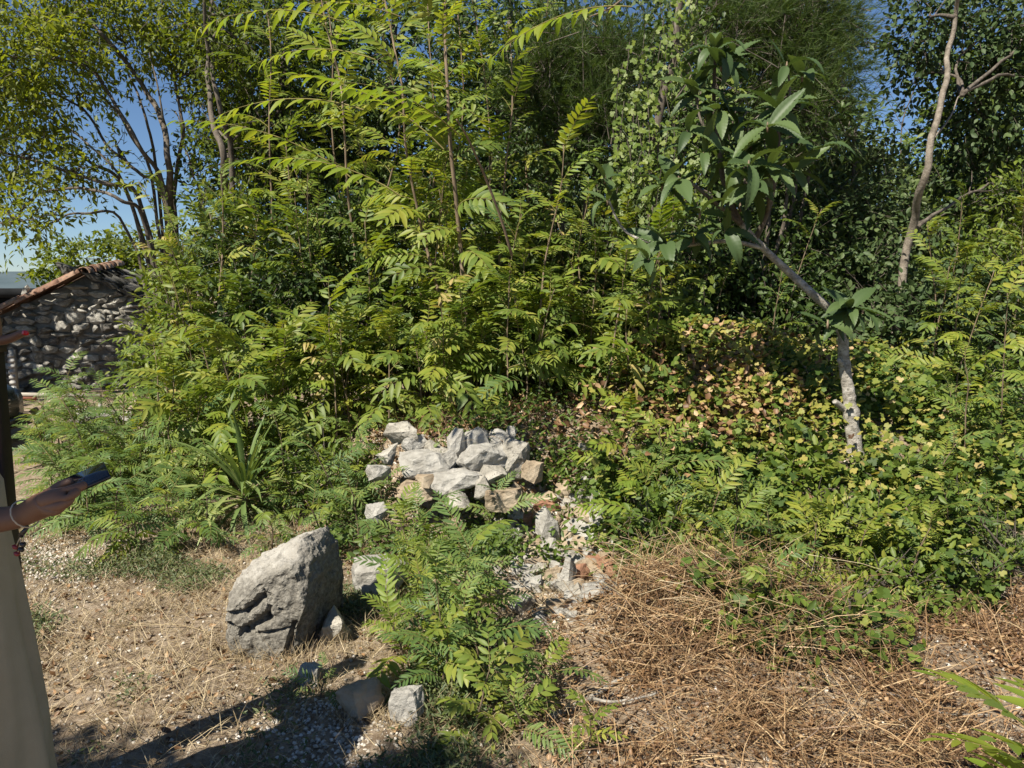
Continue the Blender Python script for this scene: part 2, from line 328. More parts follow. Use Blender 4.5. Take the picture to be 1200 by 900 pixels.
def boulder_mat():
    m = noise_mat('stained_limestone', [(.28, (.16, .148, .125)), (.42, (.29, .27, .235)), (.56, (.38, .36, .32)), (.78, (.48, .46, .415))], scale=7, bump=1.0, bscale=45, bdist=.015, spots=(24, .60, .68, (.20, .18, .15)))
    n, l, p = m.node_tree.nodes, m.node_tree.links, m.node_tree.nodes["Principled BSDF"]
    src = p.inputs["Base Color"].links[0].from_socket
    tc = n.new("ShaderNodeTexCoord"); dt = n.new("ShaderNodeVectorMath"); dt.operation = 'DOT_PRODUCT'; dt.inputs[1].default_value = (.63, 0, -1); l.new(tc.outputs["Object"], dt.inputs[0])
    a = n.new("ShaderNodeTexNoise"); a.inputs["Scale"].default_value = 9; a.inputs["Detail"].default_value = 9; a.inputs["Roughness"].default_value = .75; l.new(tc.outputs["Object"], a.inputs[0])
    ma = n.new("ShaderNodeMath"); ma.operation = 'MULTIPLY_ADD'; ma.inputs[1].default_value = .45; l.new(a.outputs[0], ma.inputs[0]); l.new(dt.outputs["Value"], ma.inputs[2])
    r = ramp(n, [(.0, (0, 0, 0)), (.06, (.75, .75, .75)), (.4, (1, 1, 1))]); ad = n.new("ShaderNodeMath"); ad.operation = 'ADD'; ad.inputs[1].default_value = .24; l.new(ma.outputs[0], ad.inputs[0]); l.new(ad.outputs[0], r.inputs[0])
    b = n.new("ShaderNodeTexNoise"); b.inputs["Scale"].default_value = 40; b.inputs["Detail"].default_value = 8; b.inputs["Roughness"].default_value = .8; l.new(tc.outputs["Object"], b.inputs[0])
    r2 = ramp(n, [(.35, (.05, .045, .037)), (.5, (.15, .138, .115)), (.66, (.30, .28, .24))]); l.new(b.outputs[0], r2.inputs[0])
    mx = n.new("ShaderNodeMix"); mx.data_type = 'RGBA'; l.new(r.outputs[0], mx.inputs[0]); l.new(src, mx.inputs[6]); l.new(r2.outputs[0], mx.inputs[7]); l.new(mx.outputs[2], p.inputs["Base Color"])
    return m
# boulder in front: seen from the front, its top rises to the right, a shaded face turns away on the right
def boulder():
    b = hit(322, 768); s = b.y / 900.0
    def q(u, v, dy): return ((u - 322) * s, dy, (768 - v) * s)
    front = [q(263, 683, -.02), q(280, 655, .0), q(318, 636, .0), q(352, 617, .06), q(366, 640, -.02), q(350, 640, -.08), q(363, 690, -.09), q(340, 775, -.1), q(276, 778, -.06), q(264, 735, -.05), q(268, 700, -.09), q(315, 655, -.08)]
    back = [q(285, 652, .22), q(372, 617, .24), q(384, 640, .27), q(388, 690, .30), q(385, 740, .33), q(362, 775, .3), q(275, 776, .3), q(270, 690, .24)]
    def qc(u0, v0, u1, v1, w, d): return ((u0 - 322) * s, (768 - v0) * s, (u1 - 322) * s, (768 - v1) * s, w, d)
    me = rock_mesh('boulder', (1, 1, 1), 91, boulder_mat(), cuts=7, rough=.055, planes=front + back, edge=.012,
                   cracks=[qc(268, 700, 292, 698, .018, .035), qc(292, 698, 312, 680, .02, .05), qc(290, 722, 318, 704, .028, .05), qc(318, 704, 322, 690, .016, .03), qc(270, 712, 290, 722, .014, .03), qc(308, 660, 335, 695, .007, .02), qc(285, 726, 345, 718, .008, .02), qc(350, 715, 340, 760, .02, .06)])
    o = obj('boulder', me, None, b + Vector((0, .05, -.04)))
    tag(o, 'large grey weathered boulder with slanting pale top and deep cracks', 'boulder')
    rock(362, 722, 408, 768, 'low dark rough stone at the right foot of the big boulder', 'boulder', push=.7)
boulder()
rock(396, 656, 478, 712, 'white limestone rock between the boulder and the young fronds', 'rock', push=.4)
rock(393, 800, 452, 848, 'grey stone half in shade at the front, left of another stone', 'tanrock', push=.3)
rock(455, 806, 498, 852, 'grey stone at the front under the low green fronds', 'rock', push=.3)
rock(345, 782, 376, 812, 'small grey stone in the dry grass below the boulder', 'rock', push=.3)
# dry-stone heap: every stone lies at about 4.8 m on the bank
stack = [(463, 533, 532, 569, 4.72, 'long pale slab at the left front of the rock stack', 'rock', .06),
         (531, 526, 592, 560, 4.72, 'broad white block at the middle of the rock stack', 'rock', -.12),
         (524, 503, 545, 540, 4.86, 'upright slab leaning left on top of the rock stack', 'rock', .2),
         (538, 496, 579, 531, 4.92, 'grey topmost block crowning the rock stack', 'rock', .1),
         (584, 518, 620, 564, 4.80, 'tall mottled grey block at the right end of the rock stack', 'boulder', -.05),
         (497, 519, 533, 542, 4.90, 'small grey stone behind the long slab', 'boulder', .1),
         (450, 498, 490, 525, 4.98, 'rough grey stone at the upper left of the rock stack', 'boulder', -.1),
         (503, 554, 563, 584, 4.62, 'rounded pale block low in the middle of the rock stack', 'rock', .1),
         (466, 567, 512, 588, 4.62, 'low pinkish stone at the bottom left of the rock stack', 'tanrock', 0),
         (486, 555, 506, 572, 4.62, 'fist sized wedge stone under the long slab', 'tanrock', 0),
         (556, 560, 575, 586, 4.62, 'narrow grey stone below the broad white block', 'boulder', 0),
         (428, 545, 456, 572, 4.70, 'pale stone in the leaves left of the long slab', 'rock', 0),
         (428, 590, 452, 612, 4.50, 'pale stone low in the leaves left of the stack', 'rock', 0),
         (568, 574, 612, 602, 4.50, 'tan stone at the foot of the mottled grey block', 'tanrock', 0),
         (590, 500, 606, 520, 5.0, 'small white stone behind the mottled grey block', 'rock', 0),
         (478, 536, 500, 556, 4.86, 'grey block behind the left end of the long slab', 'boulder', .1), (512, 530, 536, 552, 4.80, 'angular stone between the long slab and the broad block', 'rock', -.1),
         (556, 548, 592, 572, 4.66, 'flat grey stone under the right end of the broad block', 'boulder', .05), (440, 520, 468, 545, 4.86, 'mottled stone left of the long slab', 'boulder', .1), (574, 506, 598, 528, 4.95, 'pale stone between the top block and the mottled block', 'rock', .1),
         (520, 578, 552, 600, 4.52, 'grey stone at the bottom of the rock stack behind the fronds', 'boulder', 0), (470, 512, 500, 532, 4.98, 'pale stone at the back left of the rock stack', 'rock', -.1), (612, 540, 636, 566, 4.78, 'tan stone right of the mottled grey block', 'tanrock', 0),
         (545, 520, 575, 545, 5.05, 'grey stone wedged between the top block and the broad block', 'boulder', 0)]
for (a, b_, c_, d_, y_, lab, mm, tl) in stack:
    rock(a, b_, c_, d_, lab, mm, y=y_, push=.42, tilt=tl, depth=(c_ - a) / 900 * y_ * .8, sink=0)
for i in range(44):
    u = R.gauss(645, 36); v = R.gauss(640, 42); w = U(18, 36)
    if not (585 < u < 722 and 575 < v < 720): continue
    mm = R.choice(['rock', 'rock', 'tanrock', 'tanrock', 'boulder', 'boulder', 'tanrock', 'redrock'])
    rock(u - w / 2, v - w * .34, u + w / 2, v + w * .34, {'rock': 'pale grey', 'tanrock': 'tan', 'boulder': 'dark grey', 'redrock': 'reddish'}[mm] + ' broken block in the ' + ('upper' if v < 610 else 'middle' if v < 665 else 'lower') + ' part of the rubble spill', mm, push=.3, group='broken blocks of the rubble spill', pts=11)
rub = [(628, 600, 654, 650, 'tall white stone standing on end in the rubble', 'rock'), (690, 578, 714, 625, 'rounded pale stone standing at the right of the rubble', 'rock'),
       (670, 596, 696, 623, 'pale stone in the shade left of the rounded one', 'tanrock'), (664, 619, 714, 640, 'flat white slab lying across the rubble', 'rock'),
       (698, 656, 724, 679, 'reddish brown stone in the dry brush', 'redrock'), (686, 660, 701, 680, 'small grey stone left of the reddish brown one', 'boulder'),
       (700, 682, 724, 705, 'white stone below the reddish brown stone', 'rock'), (656, 654, 674, 690, 'white oblong stone low in the rubble', 'rock'),
       (668, 633, 690, 652, 'tan stone below the flat white slab', 'tanrock'), (606, 634, 632, 658, 'round tan stone left of the standing white stone', 'tanrock'),
       (584, 696, 604, 714, 'tan stone at the lower left end of the rubble', 'tanrock'), (598, 700, 626, 722, 'grey block at the lower left end of the rubble', 'boulder'),
       (650, 566, 676, 590, 'pale stone under dry leaves at the top of the rubble', 'tanrock'), (672, 686, 690, 706, 'bluish grey stone low in the rubble', 'boulder'),
       (820, 520, 842, 538, 'pale stone showing through the yellow ivy', 'rock'), (676, 524, 694, 540, 'small pale stone above the rubble', 'rock')]
for (a, b_, c_, d_, lab, mm) in rub: rock(a - 2, b_ - 2, c_ + 2, d_, lab, mm, push=.2)
for i in range(290):
    u = R.gauss(645, 44); v = R.gauss(640, 48)
    w = U(9, 26) if i < 180 else U(6, 12)
    if not (555 < u < 740 and 560 < v < 750): continue
    mm = R.choice(['rock', 'rock', 'tanrock', 'tanrock', 'boulder'])
    rock(u - w / 2, v - w * .36, u + w / 2, v + w * .36, {'rock': 'small pale grey', 'tanrock': 'small tan', 'boulder': 'small dark grey'}[mm] + ' broken stone in the ' + ('upper' if v < 610 else 'middle' if v < 670 else 'lower') + ' part of the rubble spill', mm, push=.2, group='small stones of the rubble spill', pts=10)
# rocks at the far left, beyond the fronds
rock(34, 470, 88, 512, 'tan rock beside the parked car', 'tanrock', y=7.9, sink=0)
rock(82, 477, 148, 515, 'pale flat topped rock right of the tan rock', 'rock', y=7.7, sink=0)
rock(138, 455, 176, 498, 'mossy tan rock in the ferny leaves below the hut', 'tanrock', y=8.3, sink=0)
for (a, b_, c_, d_, lab) in [(362, 470, 382, 486, 'white stone in the leaves left of the main sapling, upper'), (372, 494, 396, 516, 'white stone in the leaves left of the main sapling, lower'), (90, 575, 118, 592, 'small pale stone at the edge of the gravel by the phone')]:
    rock(a, b_, c_, d_, lab, 'rock', push=.2)

# ------------------------------------------------------------------ leaves built one by one: pinnate fronds
def leaflet(Lf, Wf, droop, fold=.16, ser=0.0):
    V = [(0, 0, 0)]; F = []
    st = [(.16, .62), (.40, 1.0), (.68, .74), (.88, .36)]
    for t, w in st:
        z = -droop * t * t * Lf
        V += [(t * Lf, -w * Wf / 2, z + fold * w * Wf), (t * Lf, 0, z), (t * Lf, w * Wf / 2, z + fold * w * Wf)]
    V.append((Lf, 0, -droop * Lf))
    F += [(0, 1, 2), (0, 2, 3)]
    for k in range(len(st) - 1):
        a = 1 + 3 * k
        F += [(a, a + 3, a + 4), (a, a + 4, a + 1), (a + 1, a + 4, a + 5), (a + 1, a + 5, a + 2)]
    a = 1 + 3 * (len(st) - 1); e = len(V) - 1
    F += [(a, e, a + 1), (a + 1, e, a + 2)]
    return np.array(V), np.array(F)
def frond_parts(rr, L=.5, pairs=10, lf=.11, wf=.03, arch=.9, sag=.5, bare=.16, ang=1.15, drop=.05):
    """Rachis along +X, arching; returns rachis (V,F) and a list of leaflet (V,F)."""
    n = 14; pts = []; p = Vector((0, 0, 0)); a = arch * .45
    tw = rr.uniform(-.25, .25)
    dirs = []
    for i in range(n + 1):
        t = i / n; dr = Vector((math.cos(a), math.sin(tw * t) * math.cos(a) * .6, math.sin(a))).normalized()
        pts.append(p.copy()); dirs.append(dr); p = p + dr * (L / n); a -= arch * 1.5 / n
    rad = [max(.0007, .0032 * (1 - i / n * .85)) * (L / .5) ** .5 for i in range(n + 1)]
    rach = tube(pts, rad, 4, False)
    lv = []
    for k in range(pairs * 2 + 1):
        t = bare + (1 - bare) * (k // 2) / pairs
        i = min(n - 1, int(t * n)); f = t * n - i; pos = pts[i].lerp(pts[min(i + 1, n)], f); d = dirs[i]
        prof = .62 + .55 * math.sin(math.pi * min(1, (t - bare) / (1 - bare) * .85 + .12))
        s = 1 if k % 2 else -1
        an = ang * (1 - .45 * t) + rr.uniform(-.13, .13)
        if k == pairs * 2: an = 0; prof = .7
        elif rr.random() < drop: continue
        prof *= rr.choice([1, 1, 1, 1.1, .8])
        side = Vector((0, 0, 1)).cross(d).normalized() * s; up = d.cross(side * s)
        dv = (d * math.cos(an) + side * math.sin(an) - Vector((0, 0, 1)) * rr.uniform(.05, .45) * sag).normalized()
        nv = (up + side * rr.uniform(-.35, .1) + d * rr.uniform(-.25, .25)).normalized()
        V, F = leaflet(lf * prof * rr.uniform(.85, 1.1), wf * prof * rr.uniform(.85, 1.15), sag * rr.uniform(.1, .6))
        sv = nv.cross(dv).normalized(); nv = dv.cross(sv)
        Mx = np.array([dv, sv, nv])
        lv.append((V @ Mx + np.array(pos + Vector((rr.uniform(-.004, .004), 0, 0)) * (L / .5)), F))
    return rach, lv
def frond_mesh(name, rr, m, **k):
    rach, lv = frond_parts(rr, **k); s = Soup(); s.add(*rach); nr = len(rach[1])
    for V, F in lv: s.add(V, F)
    me = s.mesh(name, m); me.materials.append(M['rachis'])
    mi = np.zeros(len(me.polygons), dtype=np.int32); mi[:nr] = 1; me.polygons.foreach_set("material_index", mi)
    return me
FR = {}
def frond_set(key, m, num, **k):
    rr = random.Random(hash(key) % 1000 if False else sum(map(ord, key)))
    FR[key] = []
    for i in range(num):
        kk = dict(k); kk['arch'] = k.get('arch', .9) * rr.uniform(.6, 1.35); kk['pairs'] = max(3, k['pairs'] + rr.choice([-1, 0, 0, 1])); kk['sag'] = k.get('sag', .5) * rr.uniform(.6, 1.5)
        FR[key].append(frond_mesh('leaf', rr, M[m], **kk))
frond_set('tree', 'frond', 7, L=.55, pairs=9, lf=.125, wf=.036, arch=.9, sag=.55)
frond_set('treelime', 'frond_lime', 5, L=.6, pairs=10, lf=.13, wf=.037, arch=.8, sag=.7)
frond_set('fern', 'frond_cool', 7, L=.5, pairs=12, lf=.088, wf=.020, arch=1.0, sag=.3, ang=1.2)
frond_set('fernlime', 'frond', 5, L=.45, pairs=11, lf=.09, wf=.022, arch=1.0, sag=.35)
frond_set('ragged', 'frond', 4, L=.5, pairs=8, lf=.13, wf=.04, arch=1.1, sag=1.0, drop=.3)
frond_set('big', 'bush', 4, L=.7, pairs=9, lf=.15, wf=.045, arch=1.0, sag=.7)
frond_set('dry', 'yellow', 3, L=.45, pairs=7, lf=.11, wf=.03, arch=1.3, sag=1.2, drop=.35)
frond_set('short', 'frond', 6, L=.34, pairs=6, lf=.095, wf=.036, arch=.8, sag=.5)

def place_frond(par, me, base, az, el, sc, roll=0.0, name='leaf'):
    o = bpy.data.objects.new(name, me); COL.objects.link(o); o.parent = par
    o.location = base; o.rotation_mode = 'XYZ'
    o.rotation_euler = (roll, -el, az); o.scale = (sc, sc * R.uniform(.9, 1.1), sc)
    return o
def sapling(name, loc, h, nf, keys, label, cat, group=None, lean=(0, 0), start=.25, sc=(.8, 1.1), stem_r=.008, bark='young_bark', face=None, el=(.0, 1.1), stem_pts=None):
    t = thing(name, loc, label, cat, group)
    if stem_pts is None:
        stem_pts = [Vector((lean[0] * h * k * k + U(-.02, .02) * h * (k > 0), lean[1] * h * k * k + U(-.02, .02) * h * (k > 0), h * k)) for k in (-.03, .25, .5, .75, 1)]
    pts, rad = curve(stem_pts, [stem_r * q for q in np.linspace(1, .3, len(stem_pts))], 4, .012)
    obj('stem', mesh_from('stem', *tube(pts, rad, 6), M[bark], True), t)
    az = U(0, 6.28)
    for i in range(nf):
        f = start + (1 - start) * (i + .5) / nf
        q = pts[min(len(pts) - 1, int(f * (len(pts) - 1)))]
        az += 2.4 + U(-.35, .35)
        a = az if face is None or R.random() > .45 else face + U(-.8, .8)
        e = el[0] + (el[1] - el[0]) * (f - start) / (1 - start) + U(-.2, .2)
        key = R.choice(keys)
        place_frond(t, R.choice(FR[key]), q, a, e, U(*sc) * (1.05 - .25 * f) * R.choice([1, 1, .9, .75, .6]), .45 * math.cos(a) + R.gauss(0, .35))
    return t

# main saplings on the bank behind the stones
def main_sapling(px, Y, h_extra, label, nf, keys, sc, stem_r, bark='young_bark', start=.2):
    base = at(*px[0], Y); base.z = gz(base.x, Y) - .03
    pts = [Vector((0, 0, 0))] + [at(u, v, Y + .12 * math.sin(i * 1.7)) - base for i, (u, v) in enumerate(px[1:])]
    return sapling('ailanthus_sapling', base, 1, nf, keys, label, 'sapling', None, sc=sc, stem_r=stem_r, bark=bark, stem_pts=pts, start=start)
main_sapling([(548, 478), (546, 400), (541, 300), (530, 190), (523, 90), (520, -10), (518, -110)], 6.2, 0, 'tallest straight ailanthus sapling rising from the bank behind the rock stack', 34, ['tree', 'tree', 'treelime'], (.9, 1.35), .026, start=.3)
main_sapling([(538, 470), (520, 370), (498, 280), (478, 190), (470, 100), (455, 20), (440, -60)], 6.4, 0, 'second ailanthus sapling leaning left beside the tallest one', 26, ['tree', 'treelime'], (.9, 1.3), .018, start=.3)
main_sapling([(640, 470), (632, 380), (640, 300), (655, 230), (660, 170)], 5.9, 0, 'slim young ailanthus with upright fronds right of the tallest sapling', 20, ['tree', 'treelime'], (.7, 1.0), .011)
main_sapling([(700, 500), (716, 420), (728, 340), (735, 290)], 5.6, 0, 'slim ailanthus with pale yellow green fronds above the rubble', 14, ['treelime', 'short'], (.55, .85), .009)
main_sapling([(250, 460), (256, 360), (262, 260), (258, 200)], 7.4, 0, 'upright ailanthus sapling in front of the many stemmed tree', 20, ['tree', 'fern'], (.8, 1.1), .014)
main_sapling([(186, 520), (184, 440), (180, 400)], 6.2, 0, 'thin bare stemmed ailanthus with a tuft in front of the hut wall', 8, ['tree'], (.5, .7), .008, start=.8)

main_sapling([(590, 470), (592, 380), (585, 290), (592, 200), (600, 110), (596, 30)], 6.8, 0, 'tall ailanthus sapling third from the left, ending below the feathery tree', 26, ['tree', 'tree', 'treelime'], (.85, 1.2), .016, start=.25)
main_sapling([(420, 470), (424, 380), (415, 290), (405, 200), (400, 110), (380, 20), (370, -60)], 7.2, 0, 'tall ailanthus sapling left of the two main stems', 28, ['tree', 'treelime'], (.9, 1.25), .018, start=.3)
main_sapling([(350, 470), (345, 380), (352, 300), (340, 230), (335, 170)], 7.6, 0, 'ailanthus sapling behind the thicket under the backlit branch', 22, ['tree', 'treelime'], (.85, 1.2), .015, start=.3)
main_sapling([(500, 470), (508, 380), (500, 280), (512, 180), (505, 80), (500, -20)], 7.4, 0, 'tall ailanthus sapling half hidden behind the two main stems', 26, ['tree'], (.9, 1.25), .016, start=.3)
main_sapling([(680, 480), (685, 390), (678, 300), (690, 230)], 6.4, 0, 'leafy ailanthus sapling left of the vine hung trunk', 18, ['tree', 'short', 'fern'], (.8, 1.1), .012, start=.2)
main_sapling([(770, 480), (765, 420), (775, 350), (770, 300)], 6.0, 0, 'ailanthus sapling under the vine with drooping leaflets', 15, ['tree', 'treelime', 'short'], (.65, .9), .010, start=.2)
for (u, Y, lab) in [(455, 7.9, 'tall ailanthus sapling behind the stem that leans left'), (560, 7.7, 'tall ailanthus sapling behind the tallest straight stem'), (630, 7.9, 'tall ailanthus sapling in front of the left feathery tree'), (310, 8.2, 'tall ailanthus sapling behind the hanging frond tips'), (385, 8.4, 'tall ailanthus sapling rising beside the backlit branch'), (535, 8.4, 'tall ailanthus sapling at the back between the main stems')]:
    main_sapling([(u, 470), (u + U(-12, 12), 370), (u + U(-15, 15), 260), (u + U(-15, 15), 150), (u + U(-15, 15), 50), (u + U(-20, 20), -50)], Y, 0, lab, 34, ['tree', 'big', 'treelime', 'ragged'], (.9, 1.3), .017, start=.25)
# big backlit fronds high on the left of the tallest sapling: leaflets can be picked apart
def near_branch(name, px, Y, fronds, label, cat, seed, mat='frond_lime', r=.008):
    rr = random.Random(seed)
    base = at(*px[0], Y[0]); t = thing(name, base, label, cat)
    pts = [at(u, v, y) - base for (u, v), y in zip(px, Y)]
    c, rad = curve(pts, list(np.linspace(r, r * .45, len(pts))), 5, .01)
    obj('stem', mesh_from('stem', *tube(c, rad, 6), M['young_bark'], True), t)
    for (u, v, y, u2, v2, y2, pairs, lf, wf, sag) in fronds:
        a = at(u, v, y); b = at(u2, v2, y2); d = b - a; L = d.length * 1.04
        rach, lv = frond_parts(rr, L=L, pairs=pairs, lf=lf, wf=wf, arch=.5, sag=sag, bare=.1)
        az = math.atan2(d.y, d.x); el = math.asin(max(-1, min(1, d.z / d.length)))
        fo = obj('leaf', mesh_from('leaf_stalk', *rach, M['rachis'], True), t, a - base, (rr.uniform(-.35, .35), -el, az))
        for V, F in lv: obj('leaflet', mesh_from('leaflet', V, F, M[mat]), fo)
    return t
near_branch('ailanthus_branch', [(600, 300), (570, 210), (548, 160), (535, 140)], [4.2, 4.0, 3.8, 3.7],
            [(540, 160, 3.75, 395, 70, 3.2, 13, .115, .032, .9), (520, 175, 3.8, 345, 60, 3.7, 11, .11, .03, .9), (470, 230, 3.9, 300, 165, 3.8, 10, .11, .032, .9), (420, 215, 4.0, 222, 118, 3.9, 11, .10, .03, .8), (430, 130, 4.0, 250, 115, 4.1, 9, .10, .03, .7)],
            'backlit yellow green ailanthus branch spreading left across the tall saplings', 'branch', 3)
near_branch('ailanthus_branch', [(420, -40), (380, -10), (350, 0)], [4.0, 3.9, 3.8],
            [(400, 25, 3.9, 235, 10, 3.6, 9, .10, .032, 1.0), (440, 70, 4.0, 300, 55, 4.0, 9, .10, .03, .8), (470, 20, 4.2, 330, -5, 4.0, 8, .10, .032, .9)],
            'hanging ailanthus branch along the top edge over the pale trunk', 'branch', 5)
near_branch('ailanthus_branch', [(760, -30), (720, 5), (690, 20)], [4.5, 4.4, 4.3],
            [(740, 8, 4.4, 580, 40, 4.2, 8, .11, .036, .9), (690, 15, 4.4, 560, 60, 4.5, 7, .11, .036, .9)],
            'ailanthus frond with broad leaflets hanging before the feathery tree', 'branch', 8)
near_branch('ailanthus_seedling', [(1260, 990), (1235, 920), (1225, 880)], [1.9, 1.9, 1.9],
            [(1228, 880, 1.9, 1112, 782, 1.98, 8, .115, .036, .15), (1240, 930, 1.9, 1118, 850, 1.9, 8, .105, .034, .15), (1240, 950, 1.9, 1160, 885, 1.8, 6, .10, .034, .15), (1240, 870, 1.9, 1195, 795, 2.1, 6, .10, .034, .15), (1250, 940, 1.85, 1180, 850, 1.75, 6, .10, .034, .15)],
            'bright green ailanthus seedling close by at the lower right', 'seedling', 11, mat='frond_lime', r=.006)

# thicket: many saplings between the hut and the loquat
for i in range(120):
    u = U(185, 760); v0 = U(420, 500)
    Y = U(5.6, 8.4)
    x = at(u, 450, Y).x; z = gz(x, Y)
    if u > 560: h = U(.7, 1.5)
    else: h = U(1.1, 2.5) if Y > 6.6 else U(.6, 1.3)
    sapling('ailanthus_sapling', (x, Y, z - .02), h, R.choice([11, 13, 15]), R.choice([['tree', 'fernlime', 'ragged'], ['tree', 'big'], ['tree', 'treelime', 'ragged'], ['fern', 'tree', 'short'], ['short', 'tree', 'big', 'treelime'], ['big', 'treelime', 'tree', 'dry', 'ragged']]), ('taller' if h > 1.4 else 'lower') + ' ailanthus sapling in the thicket ' + ('between hut and yucca' if u < 290 else 'behind and above the yucca' if u < 400 else 'around the tallest stems' if u < 570 else 'right of the tallest stems'), 'sapling', 'saplings of the dense thicket', lean=(U(-.15, .15), U(-.25, .05)), sc=(.75, 1.25), face=-1.6)
# ferny young growth on the left
FL = 'low ferny ailanthus shoot in the pale green patch at the left of the yucca'
for i in range(30):
    u = R.choice([U(70, 260), U(60, 230), U(150, 300)]); Y = U(4.9, 7.4); x = at(u, 450, Y).x
    if Y < 5.3 and u < 110: Y += .6; x = at(u, 450, Y).x
    if 225 < u < 330 and Y < 6.2: Y = 6.3 + U(0, .6); x = at(u, 450, Y).x
    sapling('ailanthus_shoot', (x, Y, gz(x, Y) - .02), U(.35, .85), R.choice([9, 11]), R.choice([['fern'], ['fern', 'fernlime'], ['fern']]), FL, 'seedling', 'ferny shoots left of the yucca', lean=(U(-.2, .2), U(-.3, .0)), sc=(.75, 1.1), start=.12, face=-1.6, el=(-.05, .8))
for i in range(20):
    u = U(45, 190); Y = U(5.9, 7.7); x = at(u, 450, Y).x
    sapling('ailanthus_shoot', (x, Y, gz(x, Y) - .02), U(.3, .6), 11, ['fern', 'fernlime'], 'ferny ailanthus shoot between the far left rocks and the pale green patch', 'seedling', 'ferny shoots by the far left rocks', lean=(U(-.2, .2), U(-.3, .0)), sc=(.6, .95), start=.1, face=-1.6, el=(-.05, .9))
for i in range(34):
    u = U(75, 245) if i < 26 else U(330, 450); v = U(570, 655) if i < 26 else U(570, 640)
    p = hit(u, v)
    sapling('ailanthus_shoot', p - Vector((0, 0, .02)), U(.18, .45) if i < 26 else U(.3, .55), 10, ['fern', 'fernlime'] if i % 3 else ['fern'], 'low ferny ailanthus shoot in the front of the pale green patch at left' if i < 26 else 'dark ferny ailanthus shoot behind the boulder and the white limestone rock', 'seedling', 'ferny shoots left of the yucca' if i < 26 else 'ferny shoots behind the boulder', lean=(U(-.2, .2), U(-.3, .0)), sc=(.6, .95), start=.1, face=-1.6, el=(-.05, .9))
for (u, v, h, nf, lab) in [(60, 580, .3, 7, 'low ferny shoot just behind the phone'), (340, 600, .75, 14, 'dark green ailanthus shoot right of the yucca'), (395, 625, .7, 12, 'dark green ailanthus shoot beside the boulder, behind the white rock'),
                       (200, 640, .38, 12, 'ferny shoot at the front edge of the pale green patch'), (320, 650, .25, 8, 'ferny shoot between the yucca and the boulder'), (150, 640, .36, 9, 'ferny shoot nearest the gravel patch')]:
    p = hit(u, v); sapling('ailanthus_shoot', p - Vector((0, 0, .02)), h, nf, ['fern', 'fernlime'], lab, 'seedling', lean=(U(-.2, .2), -.2), sc=(.6, .85), start=.15, face=-1.6, el=(0, .8))
# front middle shoots, low fronds over the stones
for (u, v, h, nf, keys, sc, lab) in [
    (500, 660, .30, 11, ['fern'], (.6, .8), 'ailanthus shoot spreading its fronds below the rock stack'),
    (585, 640, .40, 9, ['fern'], (.65, .85), 'ailanthus shoot shading the rubble, right of the rock stack'),
    (500, 735, .62, 20, ['fernlime', 'short', 'fern'], (.6, .9), 'yellow green ailanthus shoot right of the white limestone rock'),
    (472, 785, .28, 13, ['fernlime', 'treelime'], (.5, .7), 'small pale ailanthus shoot left of the front middle clump'),
    (520, 815, .36, 15, ['fern', 'short'], (.6, .8), 'dark green ailanthus shoot at the front, above the grey stones'),
    (560, 860, .34, 13, ['short'], (.6, .85), 'ailanthus shoot with broad leaflets at the very front'),
    (480, 755, .42, 14, ['fern', 'fernlime'], (.6, .85), 'upright ailanthus shoot at the left of the front clump'),
    (535, 770, .60, 18, ['fern', 'short'], (.6, .9), 'tallest upright ailanthus shoot of the front clump'),
    (515, 790, .5, 16, ['fern', 'fernlime', 'treelime'], (.55, .8), 'leafy ailanthus shoot in the centre of the front clump'),
    (560, 810, .45, 14, ['short', 'fern'], (.55, .8), 'ailanthus shoot at the right of the front clump'),
    (555, 760, .40, 14, ['fern'], (.55, .8), 'ailanthus shoot in the middle of the front clump'),
    (640, 820, .22, 9, ['short', 'fern'], (.5, .65),
     'shoot with small leaves between the front clump and the fallen branch'),
    (500, 695, .32, 10, ['fern', 'fernlime'], (.55, .75), 'ferny ailanthus shoot right beside the white limestone rock'),
    (545, 700, .35, 12, ['fern'], (.55, .8), 'ferny ailanthus shoot at the left edge of the rubble'),
    (610, 870, .22, 9, ['short', 'fern'], (.45, .6), 'little ailanthus shoot in the straw, right of the front clump'),
    (690, 880, .16, 7, ['short'], (.4, .5), 'little ailanthus shoot in the straw at the front edge'),
    (375, 822, .14, 7, ['fern'], (.3, .42), 'tiny ferny shoot in the gravel beside the front stones'),
    (420, 640, .5, 8, ['fern'], (.55, .75), 'dark ailanthus shoot left of the rock stack')]:
    p = hit(u, v); sapling('ailanthus_shoot', p - Vector((0, 0, .02)), h * .92, nf, keys, lab, 'seedling', lean=(U(-.25, .25), -.15), sc=sc, start=.1, el=(.05, 1.15), stem_r=.006)
